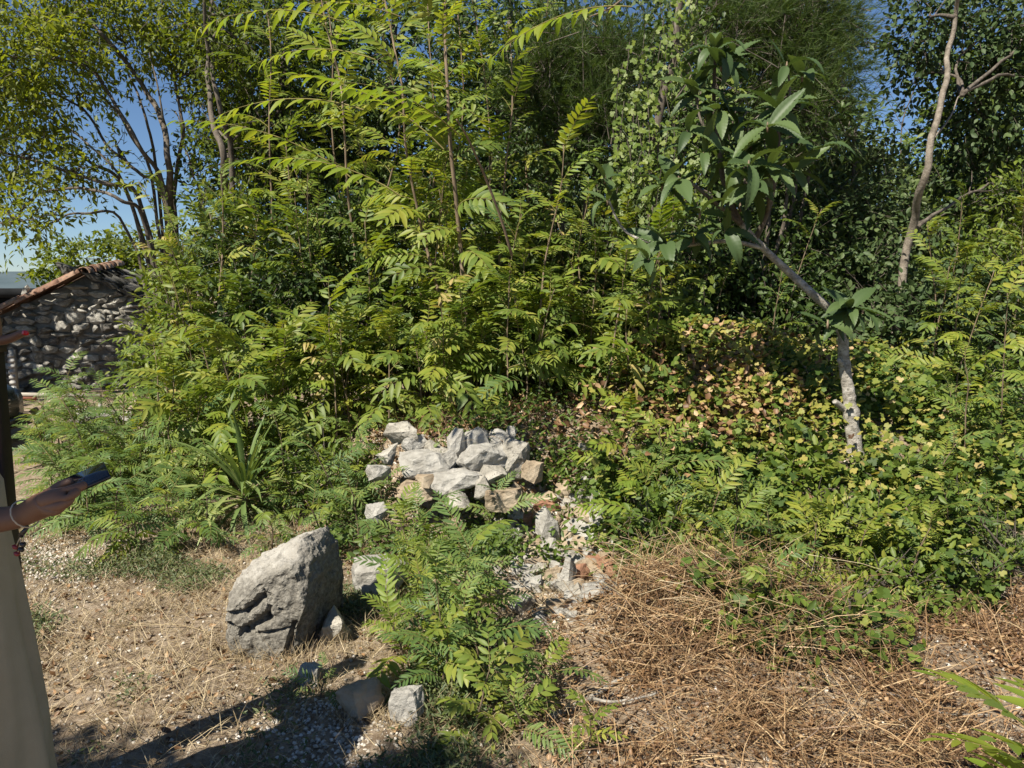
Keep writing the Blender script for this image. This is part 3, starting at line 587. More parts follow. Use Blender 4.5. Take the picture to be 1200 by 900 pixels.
# right bank seedlings
for (u, v, h, nf, keys, sc, lab) in [
    (780, 600, .55, 10, ['fern', 'fernlime'], (.8, 1.1), 'ferny ailanthus with long arching fronds right of the rubble'),
    (745, 640, .4, 8, ['treelime', 'fern'], (.7, .9), 'ailanthus with a yellowing frond hanging over the rubble'),
    (860, 640, .45, 9, ['fern'], (.6, .8), 'dark ailanthus seedling low on the ivy bank'),
    (900, 735, .34, 8, ['short', 'fern'], (.5, .7), 'ailanthus seedling at the foot of the ivy bank, above the brown brush'),
    (1000, 700, .4, 9, ['short', 'treelime'], (.5, .7), 'yellow green seedling at the foot of the bank below the loquat'),
    (1040, 745, .22, 7, ['short'], (.4, .5), 'small broad leaved seedling at the edge of the bare earth'),
    (1075, 640, .4, 8, ['short', 'fern'], (.5, .7), 'ailanthus seedling right of the loquat trunk'),
    (1130, 560, .9, 12, ['treelime', 'fernlime'], (.6, .8), 'ailanthus sapling with layered pale fronds right of the loquat'),
    (1180, 600, .8, 11, ['tree', 'fernlime'], (.6, .8), 'ailanthus sapling at the right margin beside the bank'),
    (1170, 540, 1.2, 13, ['tree', 'fern'], (.7, .95), 'taller ailanthus sapling behind the right margin'),
    (1120, 480, 1.1, 13, ['tree', 'treelime'], (.7, .95), 'sunlit ailanthus sapling below the leaning trunk'),
    (950, 640, .25, 7, ['short'], (.4, .55), 'seedling in the ivy left of the loquat trunk')]:
    p = hit(u, v); sapling('ailanthus_seedling', p - Vector((0, 0, .02)), h, nf, keys, lab, 'seedling', lean=(U(-.2, .2), -.15), sc=sc, start=.15, el=(-.1, .9), stem_r=.007)
for i in range(14):
    u = U(1090, 1290); Y = U(6.0, 8.0); x = at(u, 450, Y).x
    sapling('ailanthus_sapling', (x, Y, gz(x, Y) - .02), U(.8, 1.7), 12, R.choice([['tree', 'fernlime'], ['treelime', 'tree'], ['short', 'tree']]), 'ailanthus sapling in the sunny growth along the right edge', 'sapling', 'saplings along the right edge', lean=(U(-.2, .1), -.15), sc=(.7, 1.0), face=-1.6)
for k, (u, v) in enumerate([(760, 610), (820, 660), (900, 690), (940, 700), (1085, 600), (1110, 660), (1150, 640), (725, 570), (850, 700), (1060, 700), (1100, 510)]):
    p = hit(u, v)
    sapling('ailanthus_seedling', p - Vector((0, 0, .02)), U(.32, .5), 11, [['fern', 'fernlime'], ['tree', 'fern'], ['fern'], ['fernlime', 'treelime']][k % 4], 'upright young ailanthus standing in the ivy of the bank', 'seedling', 'young ailanthus shoots standing in the ivy', lean=(U(-.25, .25), -.2), sc=(.55, .8), start=.15, el=(.0, 1.1), stem_r=.007)
for i in range(6):
    u = U(700, 980); Y = U(6.3, 8.2); x = at(u, 450, Y).x
    sapling('ailanthus_sapling', (x, Y, gz(x, Y) - .02), U(.8, 1.6), 11, R.choice([['tree', 'fern'], ['short', 'tree'], ['fern']]), 'ailanthus sapling in the shade under the climbers behind the ivy bank', 'sapling', 'shaded saplings behind the ivy bank', lean=(U(-.2, .2), -.15), sc=(.6, .9))

# ------------------------------------------------------------------ yucca
def yucca():
    p = hit(288, 608); t = thing('yucca', p, 'spiky green yucca rosette among the ferny leaves', 'yucca')
    V, F = tube([(0, 0, -.05), (0, 0, .1), (.01, 0, .2)], [.035, .03, .02], 7)
    obj('stem', mesh_from('stem', V, F, M['young_bark'], True), t)
    mes = []
    for k in range(5):
        S = 8; V = []; F = []; bend = [.15, .35, .55, .8, 1.2][k]
        for i in range(S + 1):
            tt = i / S; w = .031 * (math.sin(math.pi * min(1, .18 + tt * .55)) if tt < .6 else math.sin(math.pi * .51) * (1 - tt) / .4 * 1.0) + .0008
            an = -bend * tt * tt; x = tt * math.cos(an * .7); z = tt * math.sin(an)
            V += [(x, -w, z + w * .4), (x, 0, z), (x, w, z + w * .4)]
        for i in range(S):
            a = 3 * i; F += [(a, a + 3, a + 4), (a, a + 4, a + 1), (a + 1, a + 4, a + 5), (a + 1, a + 5, a + 2)]
        mes.append(mesh_from('leaf', V, F, M['yucca'], False))
    for i in range(64):
        f = i / 64; el = 1.25 - 1.55 * f + U(-.15, .15); az = i * 2.4 + U(-.2, .2)
        me = mes[min(4, max(0, int(f * 5 + U(-.8, .8))))]
        o = obj('leaf', me, t, (0, 0, .2 - .1 * f), (U(-.25, .25), -el, az), 1); s = U(.5, .76); o.scale = (s, s * U(.7, 1.0), s)
yucca()

# ------------------------------------------------------------------ trees: trunks, limbs and leafy crowns
def ell(n, c, r, shell=.35):
    d = unit(NR.normal(size=(n, 3))); q = (shell + (1 - shell) * NR.random((n, 1)) ** .5)
    return np.asarray(c) + d * q * np.asarray(r), d
def crown(blobs, T, L, W, per, tw_len, hang=.35, cone=.8, jitter=.03):
    """blobs: (centre, radii, twigs). Leaves sit along twigs. Returns leaf (V,F) and twig lines."""
    P, D, N_, LL, tw = [], [], [], [], []
    for c, r, nt in blobs:
        st, d = ell(nt, c, r)
        dr = unit(d * cone + NR.normal(size=(nt, 3)) * .55 + np.array([0, 0, -hang * .6 + .15]))
        ln = tw_len * NR.uniform(.6, 1.3, nt)
        tw.append((st, st + dr * ln[:, None]))
        f = (np.arange(per) + .5) / per
        pos = st[:, None] + dr[:, None] * (f[None] * ln[:, None])[..., None] + np.array([0, 0, -.18])[None, None] * ((f ** 2)[None] * ln[:, None])[..., None]
        pos = pos + NR.normal(size=pos.shape) * jitter
        sd = NR.normal(size=pos.shape) * .8 + dr[:, None] * .7 + np.array([0, 0, -hang])
        nv = np.array([-.25, -.25, 1.0]) + NR.normal(size=pos.shape) * .55
        P.append(pos.reshape(-1, 3)); D.append(sd.reshape(-1, 3)); N_.append(nv.reshape(-1, 3))
    P, D, N_ = map(np.concatenate, (P, D, N_))
    k = NR.uniform(.65, 1.25, len(P))
    V, F = leaves(T, P, D, N_, L * k, W * k)
    a = np.concatenate([t[0] for t in tw]); b = np.concatenate([t[1] for t in tw])
    return V, F, a, b
def limbs_to(s, pts, blobs, r, rr, per_blob=5):
    """Limbs from the nearest trunk point to each leafy clump, then smaller ones through it."""
    for c, rad, nt in blobs:
        c = Vector(c); q = min(pts, key=lambda p: (p - c).length + max(0, p.z - c.z) * 1.5)
        md = q.lerp(c, .5) + Vector((rr.uniform(-.15, .15), rr.uniform(-.15, .15), rr.uniform(0, .2)))
        cu, ra = curve([q, md, c], [r, r * .65, r * .4], 5, .04, rr.random() * 9); s.add(*tube(cu, ra, 5))
        for k in range(per_blob):
            d = Vector((rr.gauss(0, 1), rr.gauss(0, 1), rr.gauss(.2, .8))).normalized()
            e = c + Vector((d.x * rad[0], d.y * rad[1], d.z * rad[2])) * rr.uniform(.75, 1.1)
            m0 = cu[rr.randrange(len(cu) // 2, len(cu))]
            c2, r2 = curve([m0, m0.lerp(e, .5) + Vector((rr.uniform(-.08, .08), 0, rr.uniform(-.03, .12))), e], [r * .35, r * .22, r * .08], 4, .03, rr.random() * 9)
            s.add(*tube(c2, r2, 4))
def tree(name, label, stems, blobs, leaf, mat, bark='bark', group=None, cat='tree', L=.075, W=.036, per=11, tw=.45, limb_r=.02, hang=.35, seed=1, twigs=True, cone=.8):
    """stems: list of (points, radii) in the world; blobs: leafy clumps in the world."""
    rr = random.Random(seed); base = Vector(stems[0][0][0]); t = thing(name, base, label, cat, group)
    allp = []; B = np.array(base)
    for i, (p, r) in enumerate(stems):
        c, ra = curve(p, r, 6, .035, seed + i); allp += c
        obj('trunk', mesh_from('trunk', np.array(tube(c, ra, 9)[0]) - B, tube(c, ra, 9)[1], M[bark], True), t)
    s = Soup(); limbs_to(s, allp, blobs, limb_r, rr)
    V, F, a, b = crown(blobs, leaf, L, W, per, tw, hang, cone)
    if twigs:
        for k in range(0, len(a), 2): s.add(*tube([a[k], (a[k] + b[k]) / 2 + [0, 0, .01], b[k]], [.004, .003, .0015], 3, False))
    lo = s.mesh('limbs', M['bark'], True); o = obj('limbs', lo, t, -base); o["kind"] = 'stuff'
    o = obj('crown', mesh_from('crown', V - B, F, M[mat]), t); o["kind"] = 'stuff'
    return t
def bl(u, v, Y, ru, rv, n, ry=None):
    c = at(u, v, Y); s = Y / 900; return (c, (ru * s, (ry or (ru + rv) / 2 * s), rv * s), n)
def st(px, Y, r):
    p = [at(u, v, Y + (.25 * math.sin(i * 2.1))) for i, (u, v) in enumerate(px)]
    p[0].z = min(p[0].z, gz(p[0].x, p[0].y) - .05) if len(px) else 0
    return (p, list(np.linspace(r, r * .3, len(p))))

# many stemmed tree at the upper left, its limbs sweep left
tree('many_stemmed_tree', 'many stemmed tree whose bare limbs fan out left over the hut', [
    st([(199, 330), (198, 260), (197, 190), (188, 140), (160, 90), (120, 40), (80, -20), (40, -90)], 10.5, .05),
    st([(203, 330), (196, 240), (160, 168), (125, 105), (90, 60), (40, 10)], 10.3, .035),
    st([(206, 335), (192, 238), (165, 205), (130, 176), (98, 130), (60, 110), (0, 90)], 10.7, .03),
    st([(200, 335), (168, 248), (120, 214), (60, 194), (-20, 172), (-80, 160)], 10.2, .034),
    st([(204, 335), (155, 240), (105, 190), (40, 160), (-30, 120)], 10.9, .032),
    st([(196, 335), (172, 270), (140, 235), (95, 220), (45, 230), (10, 262), (-10, 250)], 9.9, .028),
    st([(210, 335), (205, 230), (215, 150), (200, 80), (190, 0)], 11.2, .035),
    st([(215, 335), (235, 250), (225, 200), (205, 130)], 10.8, .025), st([(202, 335), (180, 225), (148, 150), (110, 100), (80, 60)], 10.5, .026), st([(203, 335), (185, 215), (172, 140), (150, 80), (140, 20)], 10.9, .026),
    st([(200, 335), (160, 255), (125, 190), (80, 150), (40, 130)], 10.1, .022), st([(198, 335), (150, 270), (100, 250), (60, 262), (30, 290)], 10.0, .022), st([(206, 335), (200, 200), (190, 130), (175, 60)], 10.6, .024)],
    [bl(30, 30, 10.5, 80, 70, 260), bl(100, 15, 10.8, 80, 45, 220), bl(190, 10, 11, 60, 40, 170), bl(-30, 120, 10.4, 80, 70, 190), bl(25, 120, 10.6, 55, 40, 130), bl(20, 185, 10.2, 70, 26, 110), bl(0, 60, 9.8, 60, 60, 120), bl(60, 70, 9.7, 50, 40, 80), bl(250, 40, 11.4, 50, 60, 160), bl(290, 120, 11.6, 50, 60, 160),
     bl(85, 205, 10.0, 60, 18, 50), bl(-40, 230, 10, 60, 40, 60), bl(150, 50, 11.2, 45, 35, 80), bl(20, 262, 9.6, 45, 16, 26), bl(60, 252, 9.9, 36, 10, 16), bl(232, 90, 11.2, 26, 60, 70), bl(120, 110, 11.0, 30, 26, 14), bl(150, 190, 10.8, 40, 40, 10)],
    T_DIAMOND, 'ash', L=.10, W=.042, per=11, tw=.5, limb_r=.022, seed=21, cone=.5)
tree('pale_trunk_tree', 'slender tree with two upright trunks right of the many stemmed one', [
    st([(262, 330), (263, 250), (262, 185), (247, 130), (242, 60), (238, -40)], 9.6, .055), st([(266, 330), (272, 210), (256, 120), (247, 50), (250, -40)], 9.9, .045)],
    [bl(255, 20, 10, 60, 50, 120), bl(300, 60, 10.3, 60, 50, 130), bl(330, 130, 10.6, 60, 60, 130), bl(280, 190, 10.6, 45, 40, 60), bl(245, 150, 10.8, 25, 40, 25)], T_DIAMOND, 'ash', bark='bark', L=.085, W=.04, seed=22)
# low light green tree behind the hut
tree('round_tree', 'round light green tree behind the hut roof', [st([(150, 345), (148, 320), (145, 300)], 19, .1)],
     [bl(110, 305, 19, 55, 26, 150), bl(170, 300, 19.5, 50, 30, 140), bl(215, 310, 19, 45, 30, 120), bl(75, 318, 19, 28, 16, 60)], T_DIAMOND, 'ash', L=.16, W=.08, seed=23, per=9)
# the dark trees behind the thicket
darks = [(330, 11.5, [(330, 90, 80, 90, 420), (290, 200, 60, 60, 220), (370, 230, 70, 60, 260), (350, 0, 90, 50, 240)], 'dark tree behind the backlit branch, left of the tall saplings', 'dark'),
         (455, 11.8, [(460, 60, 80, 80, 380), (440, 170, 70, 70, 300), (470, 260, 70, 60, 240), (430, -20, 80, 40, 160)], 'dark tree straight behind the two tall saplings', 'dark'),
         (590, 11.6, [(590, 40, 70, 80, 380), (600, 160, 80, 70, 340), (580, 260, 80, 60, 280), (560, 330, 70, 50, 200)], 'dark tree behind the left feathery clump', 'dark'),
         (705, 11.2, [(700, 180, 70, 70, 330), (720, 270, 80, 60, 300), (690, 30, 70, 60, 260), (740, 350, 70, 50, 220)], 'dark tree behind the vine hung trunk', 'glossy'),
         (840, 11.0, [(840, 100, 80, 90, 420), (830, 230, 80, 70, 340), (860, 330, 80, 60, 300), (850, 0, 70, 50, 180)], 'dark tree directly behind the loquat', 'dark'),
         (950, 10.6, [(945, 200, 60, 70, 330), (930, 300, 70, 60, 300), (940, 120, 34, 50, 130), (970, 350, 60, 40, 180)], 'dark tree behind the right feathery clump', 'glossy')]
for i, (u, Y, bs, lab, mt) in enumerate(darks):
    tree('dark_tree', lab, [st([(u, 430), (u + 5, 300), (u - 6, 160), (u + 8, 20), (u, -60)], Y, .09), st([(u + 6, 430), (u + 30, 260), (u + 45, 120)], Y + .3, .05)],
         [bl(a, b, Y + U(-.7, .5), ru, rv, int(n * .8)) for a, b, ru, rv, n in bs], T_DIAMOND, mt, group=None, L=.105, W=.055, per=11, tw=.45, seed=40 + i)
for i, u in enumerate([330, 400, 500, 600, 690, 790, 880, 960, 1060, 1150, 1240]):
    Y = 14 + (i % 3) * .7
    tree('dark_tree', 'dense dark tree closing the view at the back of the plot', [st([(u, 440), (u + 8, 320), (u - 5, 220)], Y, .09)],
         [bl(u + U(-20, 20), vv, Y + U(-.4, .4), 75, 60, nn) for vv, nn in ((390, 200), (320, 230), (245, 230), (165, 190 if u < 900 else 60), (90, 110 if u < 950 else 0))], T_DIAMOND, ['dark', 'glossy', 'dark'][i % 3], group='dark trees at the back of the plot', L=.14, W=.08, per=10, tw=.5, seed=140 + i, twigs=False)
# right hand trees
tree('leaning_tree', 'dark leaved tree with a pale leaning trunk at the right', [
    st([(1048, 360), (1062, 290), (1086, 195), (1108, 95), (1120, 20), (1130, -60)], 6.9, .042), ([at(1096, 160, 6.9), at(1110, 138, 7.1), at(1126, 112, 7.4)], [.010, .008, .005])],
    [bl(1085, 30, 8.2, 40, 40, 130), bl(1150, 40, 8.4, 60, 55, 240), bl(1200, 110, 8.4, 50, 70, 220), bl(1150, 140, 8.5, 50, 40, 150), bl(1075, 90, 8.4, 18, 22, 26), bl(1180, 210, 8.6, 60, 50, 200), bl(1120, 250, 8.7, 45, 45, 130), bl(1220, 20, 8.4, 60, 60, 180)],
    T_OVAL, 'glossy', bark='tan_bark', L=.072, W=.042, per=9, tw=.32, seed=60)
tree('bushy_tree', 'bushy dark tree between the loquat and the leaning trunk', [st([(1010, 400), (1005, 300), (1000, 220), (1003, 150)], 8.8, .05)],
     [bl(1000, 230, 8.9, 50, 50, 240), bl(980, 310, 8.8, 55, 45, 240), bl(1035, 310, 9.0, 50, 50, 220), bl(985, 175, 9.0, 32, 36, 90), bl(1040, 225, 9.2, 26, 36, 40), bl(1060, 380, 8.8, 50, 40, 160)], T_OVAL, 'glossy', L=.075, W=.044, per=9, tw=.34, seed=61)
tree('back_tree', 'lighter green tree behind the leaning trunk at the right', [st([(1170, 400), (1165, 250), (1160, 120)], 11.5, .09)],
     [bl(1150, 130, 11.5, 60, 60, 200), bl(1190, 210, 11.5, 60, 60, 220), bl(1120, 300, 11.5, 70, 50, 240), bl(1080, 230, 11.8, 40, 50, 110), bl(1215, 300, 11.3, 60, 60, 220), bl(1210, 60, 11.8, 60, 60, 150)], T_DIAMOND, 'bush', L=.11, W=.055, per=11, seed=62)
for k, (u0, u1, v1) in enumerate([(1093, 1100, 262), (1099, 1103, 266)]):
    p = st([(u0, 350), (u0 + 2, 310), (u1, v1)], 8.3, .016 - .003 * k)
    c, ra = curve(p[0], p[1], 5, .01); B = Vector(p[0][0])
    o = obj('bare_stem', mesh_from('bare_stem', np.array(tube(c, ra, 7)[0]) - np.array(B), tube(c, ra, 7)[1], M['pale_bark'], True), None, B)
    tag(o, ['left one of two thin bare stems right of the leaning trunk', 'right one of two thin bare stems right of the leaning trunk'][k], 'stem')
# off to the left, just outside the view: the tree that shades the hut
tree('shade_tree', 'broad tree left of the hut that throws shade on its wall', [st([(-520, 480), (-525, 250), (-520, 60), (-510, -60)], 8.6, .16)],
     [((-10.3 + dx, 8.9 + dy, 3.6 + dz), (1.1, 1.1, .8), 60) for dx, dy, dz in [(0, 0, 0), (.9, .9, -.4), (-.8, .5, .6), (.6, -.6, .8), (.2, 1.3, .9), (1.4, .1, .2), (.4, .6, -1.0)]], T_DIAMOND, 'ash', L=.14, W=.09, per=10, seed=70)

# unseen tree added behind and left of the camera; its crown is placed to shade the person and the front edge of the ground
tree('shade_tree', 'unseen tree added behind the viewer to shade the person', [([(-4.2, -1.2, -.05), (-4.0, -1.1, 1.6), (-3.5, -.8, 3.0), (-3.0, -.5, 3.9)], [.09, .08, .06, .03])],
     [((-3.2, -.50, 3.6), (.40, .26, .3), 45), ((-2.75, -.46, 3.6), (.36, .24, .3), 70), ((-2.3, -.36, 3.6), (.22, .20, .28), 40), ((-3.8, -.8, 3.9), (.6, .5, .4), 90), ((-2.8, -1.0, 4.1), (.6, .4, .35), 80)], T_OVAL, 'ash', L=.11, W=.06, per=9, tw=.22, seed=71)
# shrubs that fill the middle distance
def shrub(name, label, bs, mt, T=T_OVAL, L=.07, W=.035, seed=1, per=9, tw=.3, group=None, hang=.2):
    bs = [b if b[2] else (b[0], b[1], hit(b[0], b[1] + .75 * b[4]).y + .06) + tuple(b[3:]) for b in bs]
    c0 = bs[0]; y = at(c0[0], c0[1], c0[2]).y; x = at(c0[0], c0[1], c0[2]).x
    base = Vector((x, y, gz(x, y) - .04)); top = at(c0[0], c0[1], c0[2])
    return tree(name, label, [([base, base.lerp(top, .5) + Vector((.05, 0, 0)), top], [.02, .014, .008]), ([base + Vector((.04, .02, 0)), base.lerp(top, .6) + Vector((-.12, .1, 0)), top + Vector((-.2, .1, .1))], [.014, .01, .006])],
                [bl(*b) for b in bs], T, mt, bark='young_bark', cat='shrub', L=L, W=W, per=per, tw=tw, limb_r=.008, seed=seed, group=group, hang=hang)
shrub('bushy_shrub', 'dense shrub, leaves coloured as in shade, filling the thicket left of the tall saplings', [(380, 330, 7.4, 70, 60, 260), (320, 380, 7.2, 70, 50, 220), (440, 390, 7.0, 60, 50, 200), (300, 300, 7.8, 60, 50, 180), (420, 290, 7.8, 60, 50, 180)], 'dark', seed=80, L=.08, W=.034)  # dark leaf colour stands in for the shaded gaps inside the thicket
shrub('bushy_shrub', 'dense shrub, leaves coloured as in shade, right of the tall saplings', [(600, 370, 6.9, 55, 50, 220), (660, 400, 6.8, 50, 45, 180), (590, 430, 6.6, 50, 30, 110), (640, 320, 7.4, 60, 45, 180)], 'dark', seed=81, L=.08, W=.034)  # deep shade between the stems is put into the leaf colour
shrub('bushy_shrub', 'shrub at the left of the thicket in front of the pale trunks', [(240, 350, 8.0, 55, 50, 200), (215, 420, 7.6, 50, 50, 180), (260, 270, 8.4, 50, 40, 120)], 'bush', seed=82, L=.08, W=.034)
shrub('dark_shrub', 'dark shrub right behind the loquat trunk', [(1090, 380, 7.0, 50, 45, 220), (1040, 410, 6.9, 40, 30, 110), (1140, 360, 7.2, 45, 40, 150)], 'glossy', T=T_OVAL, L=.065, W=.045, seed=83)
shrub('dark_shrub', 'shaded shrub behind the left half of the ivy bank', [(820, 390, 8.2, 70, 50, 220), (760, 420, 7.8, 60, 40, 150), (890, 400, 8.0, 60, 40, 160)], 'dark', T=T_OVAL, L=.08, W=.04, seed=84)
shrub('low_bush', 'bush of bright leaves on the ivy bank below the loquat', [(960, 640, None, 70, 40, 160), (880, 660, None, 60, 36, 130), (1040, 650, None, 60, 40, 120), (830, 610, None, 50, 36, 100)], 'bush', L=.055, W=.024, tw=.2, seed=85)
shrub('low_bush', 'bush of narrow leaves at the foot of the bank by the bare earth', [(980, 720, None, 50, 24, 80), (920, 700, None, 40, 24, 60)], 'bush', L=.05, W=.018, tw=.16, seed=86)
shrub('low_bush', 'dark low bush between the rubble and the ivy bank', [(770, 640, None, 40, 50, 130), (800, 680, None, 40, 26, 80)], 'bush', L=.05, W=.022, tw=.18, seed=87)
shrub('low_bush', 'leafy bush filling the gap between the yucca and the rock stack', [(390, 570, None, 40, 40, 120), (350, 540, None, 40, 30, 90)], 'bush', L=.06, W=.022, tw=.2, seed=88)
shrub('grey_weed', 'grey green upright weed at the right margin beside the bare earth', [(1180, 660, None, 20, 36, 60)], 'weed', L=.035, W=.006, tw=.18, seed=89, hang=-.4)

for i, (u, v, Y, ru, rv, n, mt, T, L, W) in enumerate([
    (760, 600, None, 34, 30, 70, 'bush', T_OVAL, .06, .028), (850, 560, None, 50, 26, 110, 'ivy', T_IVY, .06, .055), (930, 570, None, 40, 26, 100, 'bush', T_OVAL, .07, .035), (1060, 570, None, 50, 30, 130, 'ivy', T_IVY, .06, .055),
    (1110, 620, None, 45, 34, 130, 'bush', T_OVAL, .06, .026), (1160, 570, None, 40, 40, 130, 'ivy', T_IVY, .055, .05), (1050, 700, None, 50, 28, 110, 'bush', T_OVAL, .05, .022), (1120, 690, None, 36, 26, 80, 'ivy', T_IVY, .045, .04),
    (860, 700, None, 36, 26, 80, 'ivy', T_IVY, .05, .045), (770, 560, None, 40, 28, 90, 'ivy', T_IVY, .055, .05), (820, 470, None, 50, 20, 90, 'ivy', T_IVY, .065, .06), (920, 455, None, 50, 20, 100, 'ivy', T_IVY, .065, .06),
    (1050, 470, None, 50, 26, 120, 'ivy', T_IVY, .06, .055), (1130, 450, None, 50, 34, 140, 'bush', T_OVAL, .07, .03), (925, 530, None, 34, 18, 70, 'ivy', T_IVY, .06, .055),
    (820, 650, None, 46, 36, 130, 'bush', T_OVAL, .05, .024), (880, 735, None, 34, 20, 80, 'ivy', T_IVY, .045, .04), (940, 745, None, 46, 24, 110, 'bush', T_OVAL, .05, .02), (1000, 745, None, 30, 20, 70, 'ivy', T_IVY, .045, .04)]):
    shrub('low_bush', ['leafy bush just right of the rubble stones', 'clump of lobed leaves in the middle of the bank', 'bush of oval leaves left of the loquat trunk foot', 'clump of lobed leaves right of the loquat trunk foot', 'narrow leaved bush on the right part of the bank',
        'clump of lobed leaves near the right margin', 'narrow leaved bush low on the bank right of the loquat', 'lobed leaf clump above the bare earth at right', 'lobed leaf clump above the brown brush', 'lobed leaf clump above the rubble', 'sunlit lobed leaf clump at the left top of the bank',
        'sunlit lobed leaf clump at the top of the bank left of the loquat', 'lobed leaf clump behind the loquat trunk foot', 'narrow leaved bush at the top right of the bank', 'lobed leaf clump close to the left of the loquat trunk', 'dark bush overhanging the top of the brush', 'small lobed leaf clump hanging over the brown brush', 'narrow leaved bush spilling over the brush below the loquat', 'small lobed leaf clump at the lowest edge of the bank'][i], [(u, v, Y, ru, rv, n)], mt, T=T, L=L, W=W, per=7, tw=.17, seed=200 + i)
shrub('bushy_shrub', 'dark leafy shrub behind the fork of the loquat', [(900, 350, 7.6, 60, 40, 190), (860, 300, 7.9, 50, 45, 170), (940, 290, 7.9, 40, 50, 150), (920, 390, 7.3, 50, 26, 100)], 'dark', L=.075, W=.036, seed=230)  # dark leaves, also standing in for the near-black shaded gap here
shrub('bushy_shrub', 'leafy shrub coloured as in deep shade under the vine hung trunk', [(770, 360, 7.2, 50, 45, 170), (810, 300, 7.6, 45, 45, 140), (720, 330, 7.4, 45, 50, 160), (800, 420, 7.0, 50, 26, 90)], 'dark', L=.08, W=.038, seed=231)  # leaf colour darkened to paint the deep shade of this hollow
shrub('bushy_shrub', 'leafy shrub left of the leaning trunk foot', [(1010, 340, 7.6, 45, 45, 170), (980, 270, 8.0, 40, 50, 150), (1030, 260, 8.1, 35, 50, 120)], 'glossy', L=.07, W=.036, seed=232)
shrub('bushy_shrub', 'sunlit shrub at the right margin behind the bank', [(1160, 330, 7.8, 60, 50, 220), (1190, 260, 8.0, 50, 50, 160), (1200, 400, 7.2, 50, 40, 140)], 'bush', L=.075, W=.03, seed=233)
# feathery clumps
def feathery(label, plumes, seed):
    rr = np.random.default_rng(seed); P, D, N_ = [], [], []
    base = at(plumes[0][0], plumes[0][1], plumes[0][2]); base = Vector((base.x, base.y, gz(base.x, base.y) - .05))
    t = thing('feathery_tree', base, label, 'tree'); s = Soup()
    for (u, v, Y, ru, rv, n) in plumes:
        n = int(n * .62)
        c, rad, _ = bl(u, v, Y, ru, rv, n)
        cu, ra = curve([base, base.lerp(c, .55) + Vector((.1, .1, 0)), c], [.03, .02, .008], 6, .04, seed); s.add(*tube(cu, ra, 6))
        k = n // 30
        st_ = np.asarray(c) + unit(rr.normal(size=(k, 3))) * rr.random((k, 1)) ** .5 * np.asarray(rad) * rr.uniform(.5, 1.15, (k, 1))
        dr = unit(rr.normal(size=(k, 3)) * .6 + (st_ - np.asarray(c)) * .6 + np.array([.1, -.1, .25]))
        for i in range(0, k, 3): s.add(*tube([st_[i] - dr[i] * .25, st_[i] + dr[i] * .1, st_[i] + dr[i] * .42 - [0, 0, .05]], [.006, .0035, .001], 3, False))
        f = rr.random((k, 30))
        pos = st_[:, None] + dr[:, None] * (f * .45)[..., None] + np.array([0, 0, -.25]) * (f ** 2 * .3)[..., None]
        d = dr[:, None] * 1.0 + rr.normal(size=pos.shape) * .36
        P.append(pos.reshape(-1, 3)); D.append(d.reshape(-1, 3)); N_.append(rr.normal(size=(k * 30, 3)))
    P, D, N_ = map(np.concatenate, (P, D, N_))
    V, F = leaves(T_TRI, P, D, N_, rr.uniform(.06, .16, len(P)), .0046)
    o = obj('trunk', s.mesh('trunk', M['bark'], True), t, -base)
    o = obj('crown', mesh_from('crown', V - np.array(base), F, M['feather']), t); o["kind"] = 'stuff'
feathery('feathery fine leaved tree in the middle, left of the vine hung trunk', [(650, 90, 7.6, 55, 55, 26000), (710, 80, 7.7, 55, 50, 26000), (690, 140, 7.5, 50, 40, 18000), (630, 110, 7.8, 40, 40, 10000)], 5)
feathery('feathery fine leaved tree over the top of the loquat', [(900, 40, 7.6, 60, 60, 30000), (955, 40, 7.8, 54, 50, 26000), (930, 110, 7.5, 50, 50, 20000), (850, 20, 7.8, 40, 40, 12000), (965, 110, 7.8, 30, 60, 9000)], 6)

tree('dark_tree', 'dark small leaved tree between the two feathery clumps', [st([(800, 430), (805, 300), (800, 160), (812, 40)], 7.9, .035)],
     [bl(800, 60, 7.6, 40, 40, 90), bl(840, 120, 7.5, 40, 30, 70), bl(760, 130, 7.7, 34, 40, 70), bl(880, 170, 7.6, 40, 30, 80), bl(950, 150, 7.5, 36, 30, 70), bl(690, 190, 7.4, 44, 26, 80), bl(640, 170, 7.6, 36, 26, 60), bl(590, 60, 7.8, 30, 36, 60), bl(990, 60, 8.0, 20, 40, 30)], T_DIAMOND, 'dark', L=.075, W=.038, per=9, tw=.32, seed=160)
